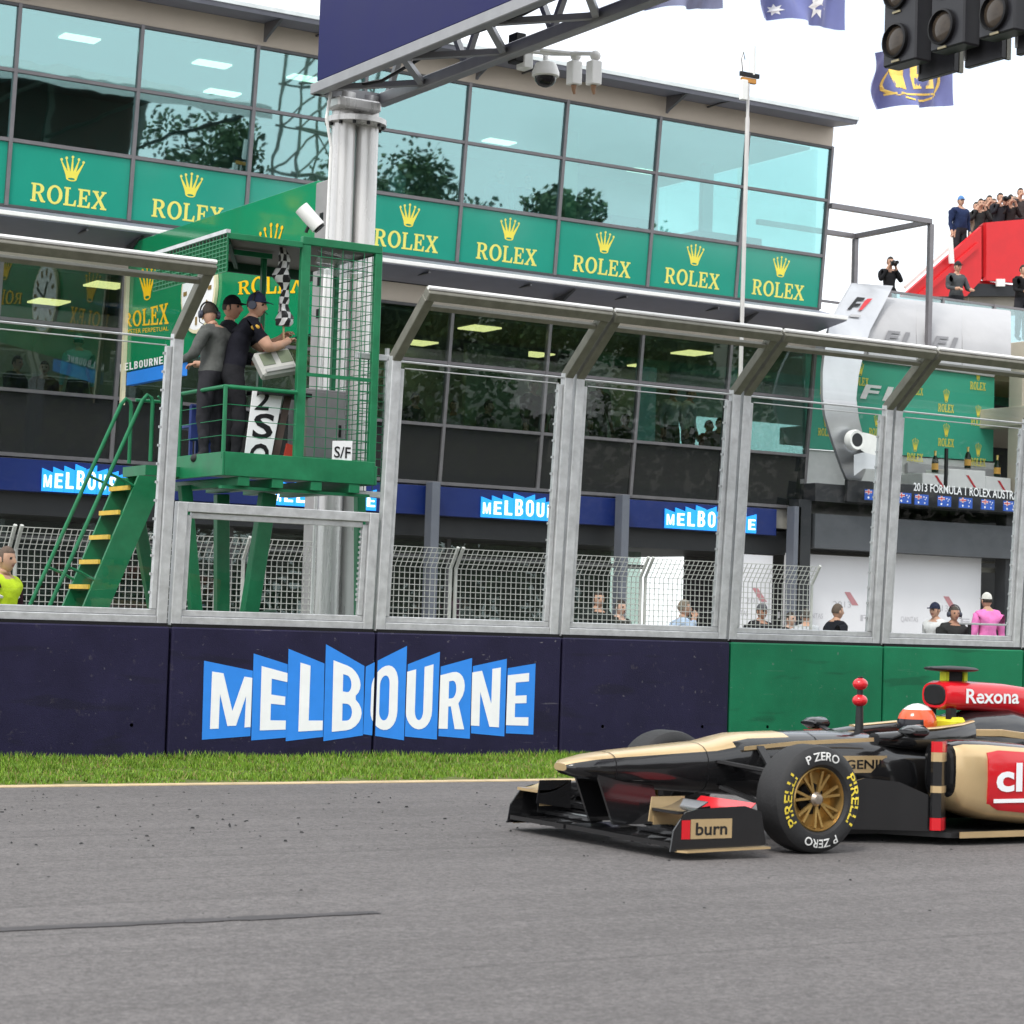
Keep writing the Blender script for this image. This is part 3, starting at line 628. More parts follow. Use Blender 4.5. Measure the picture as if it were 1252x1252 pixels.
# stairs going down along the track
sy0,sy1=20.78,21.34
def stair_pt(px,py): return on_y(px,py,sy0)
A=stair_pt(171,601);B_=stair_pt(113,744); dr=(B_-A)/(A.z-B_.z); bot=A+dr*(A.z)
for y in (sy0,sy1):
    w=.125
    MB().prism([(A.x-w+.11,y,A.z+.16),(A.x+w+.11,y,A.z+.16),(A.x+w+.11,y,A.z+.08),(bot.x+w,y,0),(bot.x-w,y,0)],(0,.04,0)).build('stringer',GREENP,St,fix=True)
for i in range(10):
    z=on_y(151,596+29*i,sy0).z
    z=2.555-.248*i
    if z<.15: break
    x=A.x+dr.x*(A.z-z)
    MB().box(x-.1,x+.13,sy0+.041,sy1-.001,z-.02,z+.012).build('tread',GREENP,St)
    MB().box(x-.125,x-.101,sy0+.041,sy1-.001,z-.03,z+.014).build('tread_nosing',YELLOWP,St)
for y,e in ((sy0+.02,0),(sy1+.02,.0)):
    T=on_y(181,484,sy0); U_=on_y(62,740,sy0)
    d2=(U_-T); low=T+d2*1.28
    MB().tube([(T.x+.06,y,PZ+.02),(T.x+.06,y,T.z-.06),(T.x+.045,y,T.z-.015),(T.x,y,T.z+.01),(T.x-.05,y,T.z-.05),(U_.x,y,U_.z),(low.x,y,low.z)],.021,8).build('stair_rail',GREENP,St,smooth=40)
    for f in (.38,.82):
        q=T+d2*f; MB().tube([(q.x,y,q.z),(q.x+.16,y-.0,q.z-.06),(q.x+.28,y,q.z-.12)],.014,6).build('rail_bracket',GREENP,St)
MB().tube([(PX0-.3,sy1+.02,rz-.05),(PX0-.02,sy1+.0,rz-.05)],.018,8).build('rail_link',GREENP,St)
MB().box(A.x+.05,PX0-.036,sy0,sy1+.04,PZ-.12,PZ-.02).build('landing',GREENP,St)
MB().tube([(PX0-.3,sy0,rz-.05),(PX0-.02,20.85,rz-.3)],.012,6).build('rail_link',GREENP,St)
# legs
for a,b,Y,w,h in (((229,630),(240,760),20.95,.12,.1),((271,640),(271,760),21.2,.14,.1),((322,640),(303,760),20.3,.16,.12),((166,620),(190,750),21.3,.12,.1),((440,640),(440,760),21.3,.1,.1)):
    P=on_y(*a,Y);Q=on_y(*b,Y); d=(Q-P)/(P.z-Q.z); P=P+d*(-.3); Q=P+d*P.z
    P.z=min(P.z,PZ-.07); MB().bar(P,Q,w,h,(0,1,0)).build('leg',GREENP,St,bevel=.006)
MB().bar((9.0,20.3,1.2),(10.1,21.2,1.35),.08,.08).build('leg_brace',MATS['dark_green_steel'],St)
# sign S/F on the cage
sg=thing('start_finish_sign','small white square sign reading S/F on the green cage','sign',(10.25,19.78,PZ))
q=[on_y(407,539,19.77),on_y(431,539,19.77),on_y(430,565,19.77),on_y(406,565,19.77)]
MB().prism(q,(0,.008,0)).build('plate',WHITEPRINT,sg,fix=True)
w_=q[1].x-q[0].x
MB().flat(text('S/F',.012),lambda u,v:Vector((q[3].x+w_*(.08+.84*u),19.765,q[3].z+(q[0].z-q[3].z)*(.22+.54*v)))).build('lettering',BLACK,sg)
# things on the stand
def cctv(loc, d, label, ln=.3, r=.062):
    t_=thing('security_camera',label,'camera',loc)
    loc=Vector(loc); d=Vector(d).normalized()
    MB().tube([loc+d*-ln/2,loc+d*(ln/2)],r,14).build('housing',WHITE,t_,smooth=40,bevel=.0)
    MB().tube([loc+d*(ln/2+.001),loc+d*(ln/2+.02)],r*.8,12).build('lens',BLACK,t_)
    MB().tube([loc+Vector((0,0,-r*.8)),loc+Vector((-.03,.02,-.15))],.018,8).build('bracket',BLACK,t_)
    return t_
cp=on_y(379,266,19.9); cctv(cp,(.45,-.25,-.55),'white bullet camera clamped on top of the green cage',.26,.075)
cab=thing('equipment_cabinet','grey metal cabinet standing inside the green cage','cabinet',(10.1,20.35,PZ))
MB().box(9.86,10.36,20.2,20.5,PZ,PZ+.82).build('case',mk('grey_cabinet',(.23,.22,.23),.5,0,.1,5,dirt=.1),cab,bevel=.01)
MB().box(9.88,10.34,20.19,20.199,PZ+.03,PZ+.79).build('door',MATS['grey_cabinet'],cab,bevel=.004)
MB().box(10.28,10.3,20.17,20.189,PZ+.35,PZ+.47).build('handle',BLACK,cab)
ps=thing('plastic_sheet','crumpled clear plastic rain sheet tied inside the cage top','sheet',(10.1,20.0,4.4))
mb=MB(); N=14
vs=[]
for i in range(N+1):
    for j in range(N+1):
        u,v=i/N,j/N; vs.append((9.87+.52*u,19.95+.05*math.sin(u*9+v*3)+.03*math.sin(v*14),5.02-.28*v-.06*math.sin(math.pi*u)*(1-v)))
mb.add(vs,[(i*(N+1)+j,(i+1)*(N+1)+j,(i+1)*(N+1)+j+1,i*(N+1)+j+1) for i in range(N) for j in range(N)])
mb.build('film',glass('plastic_film',(.75,.78,.8),.25,(1,1,1),.2,.25),ps,smooth=60)
con=thing('timing_console','pale grey timing console with two small screens beside the leaning marshal','console',(9.62,20.0,3.55))
TM=Matrix.Translation((9.52,19.98,3.72))@Matrix.Scale(.88,4)@Matrix.Rotation(R(-14),4,'Y')@Matrix.Rotation(R(-32),4,'X')
GREYC=mk('pale_grey_plastic',(.45,.45,.42),.5,0,.08,8,dirt=.1)
mb=MB(TM).box(-.24,.2,-.05,.07,-.02,.30); mb.build('housing',GREYC,con,bevel=.02)
for x in (-.19,.03): MB(TM).box(x,x+.15,-.056,-.0505,.10,.26).build('screen',mk('dim_lcd_screen',(.16,.19,.13),.2,0,.1,5),con)
MB(TM).box(-.2,.16,-.075,-.051,.0,.05).build('keypad',mk('grey_keys',(.3,.3,.29),.6),con,bevel=.005)
MB().box(9.3,9.85,19.95,20.3,3.5,3.54).build('shelf',BLACK,con); MB().box(9.78,9.83,20.0,20.05,PZ,3.5).build('shelf_leg',GALV2,con)
def board(label,q,Y,mat,t=.02):
    P=[on_y(*a,Y) for a in q]; o=MB().prism(P,(0,t,0)).build('signal_board',mat,None,fix=True); tag(o,label,'board','signal boards stacked on the marshal platform'); return o,P
wb,P=board('white signal board with black characters leaning on the platform rail',[(310,474),(347,476),(329,572),(298,570)],20.05,WHITEPRINT)
for ch,(u0,v0,u1,v1) in (('2',(.12,.72,.6,.98)),('S',(.15,.36,.88,.68)),('O',(.15,-.02,.9,.3))):
    d=text(ch,.02); k=MB()
    def fnb(u,v):
        a=P[3].lerp(P[2],u); b=P[0].lerp(P[1],u); return a.lerp(b,v)+Vector((0,-.004,0))
    k.flat(d,lambda u,v:fnb(u0+(u1-u0)*u,max(0,v0+(v1-v0)*v))).build('character',BLACK,wb)
board('dark brown signal board leaning behind the white one',[(350,478),(358,480),(338,572),(330,572)],20.1,mk('brown_board',(.10,.07,.06),.6))
board('red signal board leaning lowest on the platform rail',[(351,542),(360,545),(360,573),(344,573)],20.0,mk('red_board',(.45,.05,.03),.5))
ch=thing('blue_chair','blue plastic chair back on the platform behind the rail','chair',(8.95,20.9,PZ))
BLU=mk('blue_plastic',(.03,.05,.20),.5,0,.1,5)
MB().box(8.84+.06,9.16,20.75,20.79,PZ+.25,PZ+.62).build('backrest',BLU,ch,bevel=.015)
MB().box(8.92,9.16,20.8,21.12,PZ+.38,PZ+.42).build('seat',BLU,ch,bevel=.01)
for x in (8.93,9.13):
    for y in (20.78,21.1): MB().box(x-.015,x+.015,y-.015,y+.015,PZ,PZ+.38).build('leg',BLU,ch)
# furled chequered flag
fl=thing('chequered_flag','furled black and white chequered flag held upright by the marshal','flag',(9.76,20.15,3.9))
fp=on_y(348,420,20.15); ft=on_y(346,300,20.15)
MB().tube([fp+Vector((0,0,-.2)),ft],.011,8).build('pole',mk('wooden_pole',(.45,.32,.18),.6),fl)
rings=[];N=44;K=12;mi=[]
for i in range(N+1):
    t_=i/N; c=fp.lerp(ft,.18+.8*t_)+Vector((.012*math.sin(t_*17),0,0)); rad=.052+.018*math.sin(t_*11+.6)+.010*math.sin(t_*23)
    rings.append([c+Vector((rad*(1+.35*math.sin(3*a+t_*20))*math.cos(a+t_*3.6),rad*(1+.35*math.sin(3*a+t_*20))*math.sin(a+t_*3.6),0)) for a in [2*math.pi*j/K for j in range(K)]])
mb=MB(); mb.loft(rings); mb.mi=[((i//4)+(j//2))%2 for i in range(N) for j in range(K)]+[0,1]
mb.build('cloth',[mk('flag_black',(.015,.015,.016),.8,sheen=.3),mk('flag_white',(.75,.75,.74),.8,sheen=.3)],fl,smooth=70)

# ------------------------------------------------------------------ small gate frame beside the cage
gt=thing('mesh_gate','narrow galvanised mesh gate between the green cage and the tall fence','gate',(10.35,19.95,1.2))
a=on_y(462,437,19.95);b=on_y(478,437,19.95);c=on_y(474,606,19.95)
for (p_,q_) in (((a.x-.25,19.95,a.z),(b.x,19.95,a.z)),((b.x-.03,19.95,a.z),(b.x-.03,19.95,c.z)),((a.x-.25,19.95,c.z),(b.x,19.95,c.z))):
    MB().bar(p_,q_,.06,.06,(0,1,0)).build('frame_bar',GALV,gt,bevel=.005)
MB().box(b.x-.06,b.x-.03,19.93,19.97,a.z+.031,a.z+.1).build('latch',GALV,gt)
wires((a.x-.2,19.96,c.z+.03),(b.x-a.x+.14,0,0),(0,0,a.z-c.z-.06),3,16,.005,GREENP,'wire_mesh',gt)

# ------------------------------------------------------------------ start gantry over the track
Ga=thing('start_gantry','navy start gantry beam on white twin pipe columns with an open steel truss','gantry',(11.2,22,0))
GX0,GX1,GZ=10.78,11.62,7.2
WPIPE=mk('white_column_paint',(.60,.59,.58),.28,.35,.10,2,dirt=.2,stretch=(4,4,.4))
for x in (11.18,11.47):
    MB().lathe([(.135,0),(.135,7.15)],(x,22.1,0),'z',20).build('column',WPIPE if x>11.2 else WPIPE,Ga,smooth=40)
MB().lathe([(.28,6.80),(.345,6.81),(.345,6.87),(.28,6.88)],(11.33,22.1,0),'z',28).build('column_flange',WPIPE,Ga,smooth=30)
for k in range(12):
    a=2*math.pi*k/12; MB().lathe([(.022,6.775),(.022,6.809)],(11.33+.305*math.cos(a),22.1+.305*math.sin(a),0),'z',6).build('flange_bolt',BLACK,Ga)
MB().tube([(10.93,21.95,7.1),(10.88,21.93,6.8),(10.96,21.95,6.5),(10.93,21.95,4),(10.93,21.96,1.0)],.018,6).build('cable',WHITE,Ga)
NAVYS=mk('glossy_navy_sign',(.008,.009,.080),.4,0,.08,1,spec=.12)
MB().box(GX0,GX0+.28,-6,22.0,GZ,GZ+2.2).build('sign_box',NAVYS,Ga,bevel=.01)
MB().box(GX0-.004,GX0-.001,17.9,19.28,GZ+1.08,GZ+1.1).build('panel_joint',FRAME2,Ga)
yy=on_x(536,2,GX0)
MB().flat(text('M',.02),lambda u,v:Vector((GX0-.004,yy.y+.0-.4*u,yy.z+.05+.4*v))).build('lettering',WHITEPRINT,Ga)
TRS=mk('grey_truss_steel',(.30,.30,.31),.42,.4,.1,5)
for (x,z,w) in ((GX0+.03,GZ-.07,.12),(GX1,GZ-.07,.13),(GX1,GZ+1.3,.12),(GX0+.34,GZ+1.3,.1)):
    MB().bar((x,-6,z),(x,22.1,z),w,w).build('chord',TRS,Ga,bevel=.01)
MB().bar((GX0,22.05,GZ-.07),(GX1,22.05,GZ-.07),.1,.12).build('end_beam',TRS,Ga)
MB().bar((GX0+.2,22.0,GZ-.2),(GX1-.1,22.0,GZ-.2),.3,.12).build('head_plate',WPIPE,Ga,bevel=.02)
for k in range(15):
    y=21.9-k*1.7
    MB().bar((GX0+.1,y,GZ-.07),(GX1-.06,y-.85,GZ-.07),.07,.06).build('lacing_bar',TRS,Ga)
    MB().bar((GX1-.06,y-.87,GZ-.07),(GX0+.1,y-1.7,GZ-.07),.07,.06).build('lacing_bar',TRS,Ga)
    MB().bar((GX1,y,GZ-.02),(GX1,y-.85,GZ+1.25),.06,.06).build('lacing_bar',TRS,Ga)
    MB().bar((GX1,y-.85,GZ+1.25),(GX1,y-1.7,GZ-.02),.06,.06).build('lacing_bar',TRS,Ga)
MB().tube([(GX0+.3+.1*math.sin(k),22-k*.8,GZ-.02-.06*math.sin(k*1.7)) for k in range(20)],.02,6).build('cable',BLACK,Ga)
# cameras on the gantry
bp_=on_x(628,60,11.7)
cb=thing('camera_bracket','black bracket box bolted to the gantry truss','bracket',bp_)
MB().box(bp_.x-.02,bp_.x+.1,bp_.y-.08,bp_.y+.08,bp_.z-.14,bp_.z+.16).build('box',BLACK,cb,bevel=.008)
MB().box(bp_.x,bp_.x+.04,bp_.y-.02,bp_.y+.02,bp_.z+.161,GZ-.02).build('strap',BLACK,cb)
dp=on_x(667,92,11.95)
dc=thing('dome_camera','white dome camera on a curved arm under the gantry','camera',dp)
MB().lathe([(.02,.15),(.105,.12),(.14,.03),(.14,-.01),(.125,-.02)],dp,'z',20).build('housing',WHITE,dc,smooth=40)
MB().lathe([(.11,-.021),(.105,-.06),(.075,-.10),(.03,-.12)],dp,'z',18).build('dome',mk('smoked_dome',(.01,.01,.012),.08),dc,smooth=60)
e=on_x(640,70,11.82)
MB().tube([dp+Vector((0,0,.14)),dp+Vector((0,.01,.22)),dp.lerp(e,.4)+Vector((0,0,.22)),e+Vector((0,-.1,.09)),e],.03,10).build('arm',WHITE,dc,smooth=40)
MB().box(e.x-.05,e.x+.06,e.y-.1,e.y+.06,e.z-.13,e.z+.12).build('junction_box',WHITE,dc,bevel=.01)
for px,lb in ((702,'boxy white camera hanging just right of the dome camera'),(726,'boxy white camera hanging farthest right below the gantry')):
    p_=on_x(px,92,12.0); t_=thing('box_camera',lb,'camera',p_)
    MB().box(p_.x-.06,p_.x+.06,p_.y-.06,p_.y+.06,p_.z-.1,p_.z+.14).build('housing',WHITE,t_,bevel=.01)
    MB().tube([p_+Vector((0,0,-.101)),p_+Vector((0,0,-.15)),p_+Vector((.01,0,-.19))],[.03,.02,.012],8).build('cable_gland',mk('brown_cable',(.3,.17,.1),.6),t_)
    MB().tube([p_+Vector((0,0,.141)),p_+Vector((0,.02,.22)),p_+Vector((-.05,.35,.28)),(GX1+.06,p_.y+.5,p_.z+.3)],.022,8).build('arm',WHITE,t_,smooth=40)
    MB().ball(p_+Vector((-.0,-.02,.19)),.055).build('joint',WHITE,t_,smooth=40)
# start lights
LENS=mk('dark_amber_lens',(.05,.038,.028),.12,0,.2,8); HOUS=mk('black_light_housing',(.02,.02,.024),.35,0,.15,6)
def light(label,bl,br,lens,plate=None,XL=10.7):
    P=on_x(*bl,XL);Q=on_x(*br,XL); t_=thing('start_light',label,'signal light',(XL+.1,(P.y+Q.y)/2,(P.z+Q.z)/2),group='start lights hanging over the track')
    zb=(P.z+Q.z)/2; top=zb+1.25
    MB().box(XL,XL+.16,Q.y,P.y,zb,top).build('housing',HOUS,t_,bevel=.012)
    for i in range(3):
        c=on_x(*lens,XL); c.z+=i*.36; r_=.115
        MB().lathe([(r_*1.12,-.001),(r_*1.12,-.03),(r_,-.035),(r_*.98,-.004)],(XL,c.y,c.z),'x',22).build('lens_ring',BLACK,t_,smooth=30)
        MB().lathe([(r_*.97,-.003),(r_*.85,-.012),(r_*.4,-.022),(.01,-.025)],(XL,c.y,c.z),'x',22).build('lens',LENS,t_,smooth=60)
        MB().box(XL-.012,XL-.001,c.y-.04,c.y+.04,c.z-.155,c.z-.14).build('label_plate',mk('worn_label',(.4,.35,.22),.5),t_)
    for y in (P.y-.06,Q.y+.06): MB().bar((XL+.08,y,top),(XL+.08,y,GZ+.1),.03,.03).build('hanger',GALV2,t_)
    return t_
light('black start light column farthest left, beside the gold-emblem flag',(1079,82),(1119,73),(1096,50))
light('black start light column second from left, over a lower backing plate',(1137,62),(1178,55),(1153,33))
light('black start light column third from left, highest in view',(1196,46),(1240,38),(1217,15))
def plate(label,bl,br,XL=10.95):
    P=on_x(*bl,XL);Q=on_x(*br,XL); zb=(P.z+Q.z)/2; t_=thing('backing_plate',label,'panel',(XL,(P.y+Q.y)/2,zb),group='backing plates behind the start lights')
    MB().box(XL,XL+.05,Q.y,P.y,zb,zb+1.4).build('plate',HOUS,t_,bevel=.005)
    MB().box(XL+.051,XL+.09,Q.y-.004,Q.y+.02,zb,zb+1.4).build('edge_strip',GALV2,t_)
    MB().box(XL-.012,XL-.001,P.y-.02,P.y,zb+.05,zb+1.4).build('edge_strip',GALV,t_)
    MB().bar((XL+.02,(P.y+Q.y)/2,zb+1.4),(XL+.02,(P.y+Q.y)/2,GZ+.1),.04,.04).build('hanger',GALV2,t_)
plate('black backing plate left of the two, hanging lower than the lights',(1122,98),(1166,88))
plate('black backing plate second from left between start lights',(1179,82),(1224,72))
plate('black backing plate at the right edge of the picture',(1242,65),(1290,57))

# ------------------------------------------------------------------ antenna mast behind the fence
AP=on_y(911,250,24.5)
an=thing('antenna_mast','thin pale mast with small antennas on top behind the fence','mast',(AP.x,24.5,0))
zt=on_y(915,100,24.5).z
MB().tube([(AP.x,24.5,0),(AP.x,24.5,zt-.5)],.03,10).build('lower_tube',mk('pale_mast',(.6,.58,.56),.4,.3,.08,4),an,smooth=40)
MB().tube([(AP.x,24.5,zt-.5),(AP.x,24.5,zt)],.022,10).build('upper_tube',MATS['pale_mast'],an,smooth=40)
MB().box(AP.x-.16,AP.x-.06,24.42,24.5,zt-.28,zt+.0).build('junction_box',WHITE,an,bevel=.008)
MB().box(AP.x-.12,AP.x+.12,24.47,24.53,zt-.02,zt+.05).build('clamp',mk('orange_clamp',(.55,.25,.05),.5),an,bevel=.005)
MB().box(AP.x-.16,AP.x+.16,24.46,24.5,zt+.06,zt+.12).build('crossbar',BLACK,an)
MB().tube([(AP.x+.06,24.5,zt+.1),(AP.x+.06,24.5,zt+.5)],[.045,.04],10).build('radome',WHITE,an,smooth=40)
MB().tube([(AP.x-.1,24.5,zt+.1),(AP.x-.13,24.5,zt+.3),(AP.x-.1,24.5,zt+.4),(AP.x-.07,24.5,zt+.3)],.006,5).build('wire_loop',BLACK,an)
# ------------------------------------------------------------------ pit wall and its mesh fence
PWY=25.0; PWX=[8.62-2.96,8.62,11.58,14.51,17.5,20.48]
pw=MB().box(-20,20.6,PWY,PWY+.35,0,1.08).build('pit_wall',mk('pit_wall_concrete',(.30,.30,.29),.8,0,.15,1,.1),None,bevel=.02); tag(pw,'low grey concrete pit wall behind the track fence','wall')
WIRE=mk('pale_fence_wire',(.52,.52,.49),.5,.2,.1,8)
desc=['far left, beyond the hi-vis vest','behind the green stairs','behind the low panel','left of the twin posts','behind the man in the blue shirt']
for i in range(len(PWX)-1):
    a,b=PWX[i]+.04,PWX[i+1]-.04
    t_=thing('pit_fence_panel','pale wire mesh fence panel on the pit wall '+desc[i],'fence',((a+b)/2,PWY+.1,1.08),group='mesh fence panels on the pit wall')
    for x in (a,b): MB().tube([(x,PWY+.1,1.08),(x,PWY+.1,2.0),(x,PWY-.08,2.27)],.024,6).build('post',WIRE,t_)
    wires((a,PWY+.1,1.1),(b-a,0,0),(0,0,.9),38,12,.0058,WIRE,'wire_mesh',t_)
    wires((a,PWY+.09,2.0),(b-a,0,0),(0,-.17,.25),38,4,.0058,WIRE,'wire_mesh',t_)
# ------------------------------------------------------------------ green sign wing reaching out from the building
WX=12.95
wg=thing('sign_wing','glossy green sign wall with yellow lettering and a clock, reaching out from the building','sign',(WX,29.6,0))
WGREEN=mk('glossy_green_wing',(.0,.22,.085),.12,0,.05,1,coat=.5)
MB().box(WX,WX+.12,26.3,32.85,5.02,7.04).build('panel',WGREEN,wg,bevel=.006)
MB().box(WX-.02,WX+.2,25.95,26.299,0,7.0).build('support_post',mk('grey_post',(.33,.32,.32),.5,.2,.1,4),wg,bevel=.01)
for k in range(4): MB().box(WX-.026,WX-.021,26.05,26.15,5.2+k*.42,5.32+k*.42).build('post_slot',BLACK,wg)
MB().box(WX-.06,WX-.001,32.75,32.83,4.5,6.55).build('edge_post',mk('cream_post',(.7,.64,.45),.5),wg)
def wq(*p): return [on_x(*a,WX-.006) for a in p]
Y2=mk('gold_yellow_letters',(.85,.52,.01),.4,0,.06,5)
for q in (wq((151,384),(206,370),(206,396),(151,400)),wq((291,345),(372,323),(372,358),(291,360))):
    fnq=quadmap(q); mb=MB().flat(ROLEXW,fnq); mb.build('lettering',Y2,wg)
q=wq((151,403),(206,399),(206,404),(151,409)); MB().flat(text('OYSTER PERPETUAL'),quadmap(q)).build('lettering',Y2,wg)
for q in (wq((170,329),(190,325),(188,366),(172,369)),wq((318,279),(345,271),(343,318),(320,322))):
    fnq=quadmap(q); mb=MB()
    for d in CROWN: mb.flat(d,fnq)
    mb.build('crown_emblem',Y2,wg)
cc=on_x(246,356,WX); 
MB().lathe([(.62,-.005),(.62,-.05),(.57,-.055)],(WX,cc.y,cc.z),'x',32,cap=True).build('clock_rim',mk('cream_rim',(.72,.66,.45),.4),wg,smooth=30)
ck=MB().lathe([(.57,-.056),(.5,-.058),(.01,-.058)],(WX,cc.y,cc.z),'x',32,cap=False).build('clock_face',WHITEPRINT,wg)
for k in range(12):
    a=2*math.pi*k/12; ca,sa=math.cos(a),math.sin(a)
    MB().prism([(WX-.062,cc.y+ca*.38-sa*.03,cc.z+sa*.38+ca*.03),(WX-.062,cc.y+ca*.5-sa*.03,cc.z+sa*.5+ca*.03),(WX-.062,cc.y+ca*.5+sa*.03,cc.z+sa*.5-ca*.03),(WX-.062,cc.y+ca*.38+sa*.03,cc.z+sa*.38-ca*.03)],(-.004,0,0)).build('hour_mark',mk('bronze_mark',(.25,.16,.05),.4),ck,fix=True)
for a,ln in ((70,.3),(160,.42)):
    MB().bar((WX-.07,cc.y,cc.z),(WX-.07,cc.y+ln*math.cos(R(a)),cc.z+ln*math.sin(R(a))),.035,.006,(1,0,0)).build('clock_hand',BLACK,ck)
MB().box(WX-.01,WX+.1,30.6,32.7,4.80,5.0).build('blue_strip',BLUEPRINT,wg)
q=wq((147,444),(201,434),(201,446),(147,456)); 
k=MB(); fnq=quadmap([p_+Vector((-.012,0,0)) for p_ in q])
for i,c_ in enumerate('MELBOURNE'): k.flat(G[c_],lambda u,v,i=i:fnq((i+.1+.75*u)/9,.12+.76*v))
k.build('lettering',WHITEPRINT,wg)

# ------------------------------------------------------------------ podium beyond the end of the building
Po=thing('podium','winners podium with green backdrop, silver ribbon and black fascia beside the pit building','podium',(30,34,0))
PG=mk('podium_backdrop_green',(.05,.40,.27),.5,0,.06,1); SIL=mk('silver_ribbon',(.55,.56,.58),.32,.55,.08,2)
GREY=mk('grey_checked_panel',(.40,.40,.41),.5,0,.06,2); BEIGE2=mk('beige_concrete',(.50,.45,.37),.75,0,.08,1)
def quad(name,pts,Y,t,m,parent=Po,bevel=0): return MB().prism([on_y(*p_,Y) for p_ in pts],(0,t,0)).build(name,m,parent,fix=True,bevel=bevel)
bd=quad('backdrop',[(985,432),(1216,462),(1214,564),(985,548)],35.2,.1,PG)
quad('backdrop_header',[(985,412),(1216,432),(1216,461),(985,431)],35.15,.1,GREY)
for (x,y,s_) in ((1196,463,1),(1157,490,1),(1196,508,.9),(1157,532,1),(1119,550,1),(1196,556,1),(1052,457,1),(1120,470,.9),(1072,520,.9),(1010,520,.9),(1012,470,.9),(1085,548,.9)):
    c=on_y(x,y,35.19); w,h=.44*s_,.5*s_
    def fp_(u,v,c=c,w=w,h=h): return Vector((c.x+(u-.5)*w,35.19,c.z+(v-.5)*h))
    mb=MB()
    for d in CROWN: mb.flat(d,lambda u,v:fp_(.32+.36*u,.42+.55*v))
    mb.flat(ROLEXW,lambda u,v:fp_(u,.02+.33*v)); mb.build('printed_logo',YELPRINT,bd)
c=on_y(1070,480,35.18); 
MB().flat(text('F1',.03),lambda u,v:Vector((c.x-.4+.75*u+.15*v,35.18,c.z-.15+.3*v))).build('printed_logo',WHITEPRINT,bd)
quad('white_lower_wall',[(985,549),(1216,566),(1216,596),(985,592)],35.3,.1,WHITE)
quad('checked_strip',[(1110,566),(1216,574),(1216,584),(1110,578)],35.18,.06,GREY)
# podium deck and black fascia
DK=mk('podium_black',(.02,.021,.025),.5)
A=on_y(1046,592,33.0); Bz=on_y(1300,612,33.0)
MB().box(26.9,34.2,33.0,38,3.78,4.12).build('deck',DK,Po)
fa=MB().box(27.6,34.2,32.9,32.999,3.80,4.22).build('fascia',DK,Po,bevel=.01)
q=[on_y(*a,32.893) for a in ((1117,590),(1262,602),(1262,613),(1117,600))]
MB().flat(text('2013 FORMULA 1 ROLEX AUSTRALIAN',.01),quadmap(q)).build('lettering',WHITEPRINT,fa)
FB=mk('flag_blue',(.03,.10,.45),.6); FR=mk('flag_red',(.55,.04,.05),.6)
def mini_flag(px,py,Y=32.7,w=.34,h=.2):
    c=on_y(px,py,Y); f_=MB().box(c.x-w/2,c.x+w/2,Y,Y+.02,c.z-h/2,c.z+h/2).build('flag_panel',FB,Po)
    y=Y-.004; x0,z0=c.x-w/2,c.z
    mb=MB()
    for k,(m,t_) in enumerate(((0,.045),(1,.022))):
        yy_=y-.003*k
        mb.add([(x0,yy_,z0+h/4-t_/2),(x0+w/2,yy_,z0+h/4-t_/2),(x0+w/2,yy_,z0+h/4+t_/2),(x0,yy_,z0+h/4+t_/2)],[(0,1,2,3)],m)
        yy_-=.0015
        mb.add([(x0+w/4-t_/2,yy_,z0),(x0+w/4+t_/2,yy_,z0),(x0+w/4+t_/2,yy_,z0+h/2),(x0+w/4-t_/2,yy_,z0+h/2)],[(0,1,2,3)],m)
    mb.build('canton',[WHITEPRINT,FR],f_)
    mb=MB()
    for (u,v,r_) in ((-.25,-.28,.03),(.15,.28,.02),(.25,.05,.018),(.33,.22,.018),(.22,-.3,.022)): mb.flat(STAR,lambda a,b:Vector((c.x+u*w+a*r_,y,c.z+v*h+b*r_)))
    mb.build('stars',WHITEPRINT,f_)
def _star(n=7,k=.5): return outline([[(math.sin(math.pi*i/n)*(1 if i%2==0 else k),math.cos(math.pi*i/n)*(1 if i%2==0 else k)) for i in range(2*n)]])
STAR=_star()
for px,py in ((1066,605),(1106,609),(1127,611),(1155,613),(1181,615),(1208,617),(1235,619),(1262,621)): mini_flag(px,py)
MB().box(27.0,34.2,33.1,37,2.9,3.55).build('lower_beam',mk('dark_grey_beam',(.07,.075,.085),.5,0,.15,1),Po)
MB().box(26.9,34.2,33.6,33.7,2.62,2.72).build('truss_rail',GALV2,Po); MB().box(26.9,34.2,34.6,34.7,2.85,2.89).build('truss_rail',GALV2,Po)
# podium steps with bottles
for (x0,x1,y0,y1,lb) in ((1128,1160,578,592,'left'),(1160,1205,573,596,'centre'),(1205,1236,582,600,'right')):
    s_=quad('winner_step',[(x0,y0),(x1,y0+3),(x1,y1+2),(x0,y1)],34.2,.7,WHITE,bevel=.01)
    c=on_y((x0+x1)/2+4,(y0+y1)/2+4,34.195)
    MB().prism([(c.x-.12,34.195,c.z+.12),(c.x-.05,34.195,c.z+.12),(c.x+.16,34.195,c.z-.12),(c.x+.1,34.195,c.z-.12)],(0,-.003,0)).build('red_flash',FR,s_,fix=True)
for px,py,lb in ((1143,578,'left of three, on the lower white step'),(1183,573,'middle of three, on the highest white step'),(1219,583,'right of three, on the right white step')):
    c=on_y(px,py,34.5); t_=thing('champagne_bottle','big dark champagne bottle with gold label, '+lb,'bottle',c,group='champagne bottles on the podium steps')
    MB().lathe([(.065,0),(.07,.02),(.07,.22),(.055,.29),(.026,.35),(.024,.42),(.028,.42),(.028,.45)],c,'z',14,[0,0,0,0,1,1,1]).build('glass',[mk('dark_green_bottle',(.008,.02,.01),.12),mk('gold_foil',(.6,.45,.15),.3,.6)],t_,smooth=50)
    MB().lathe([(.0715,.06),(.0715,.19)],c,'z',14,cap=False).build('paper_label',mk('orange_label',(.65,.36,.08),.5),t_)
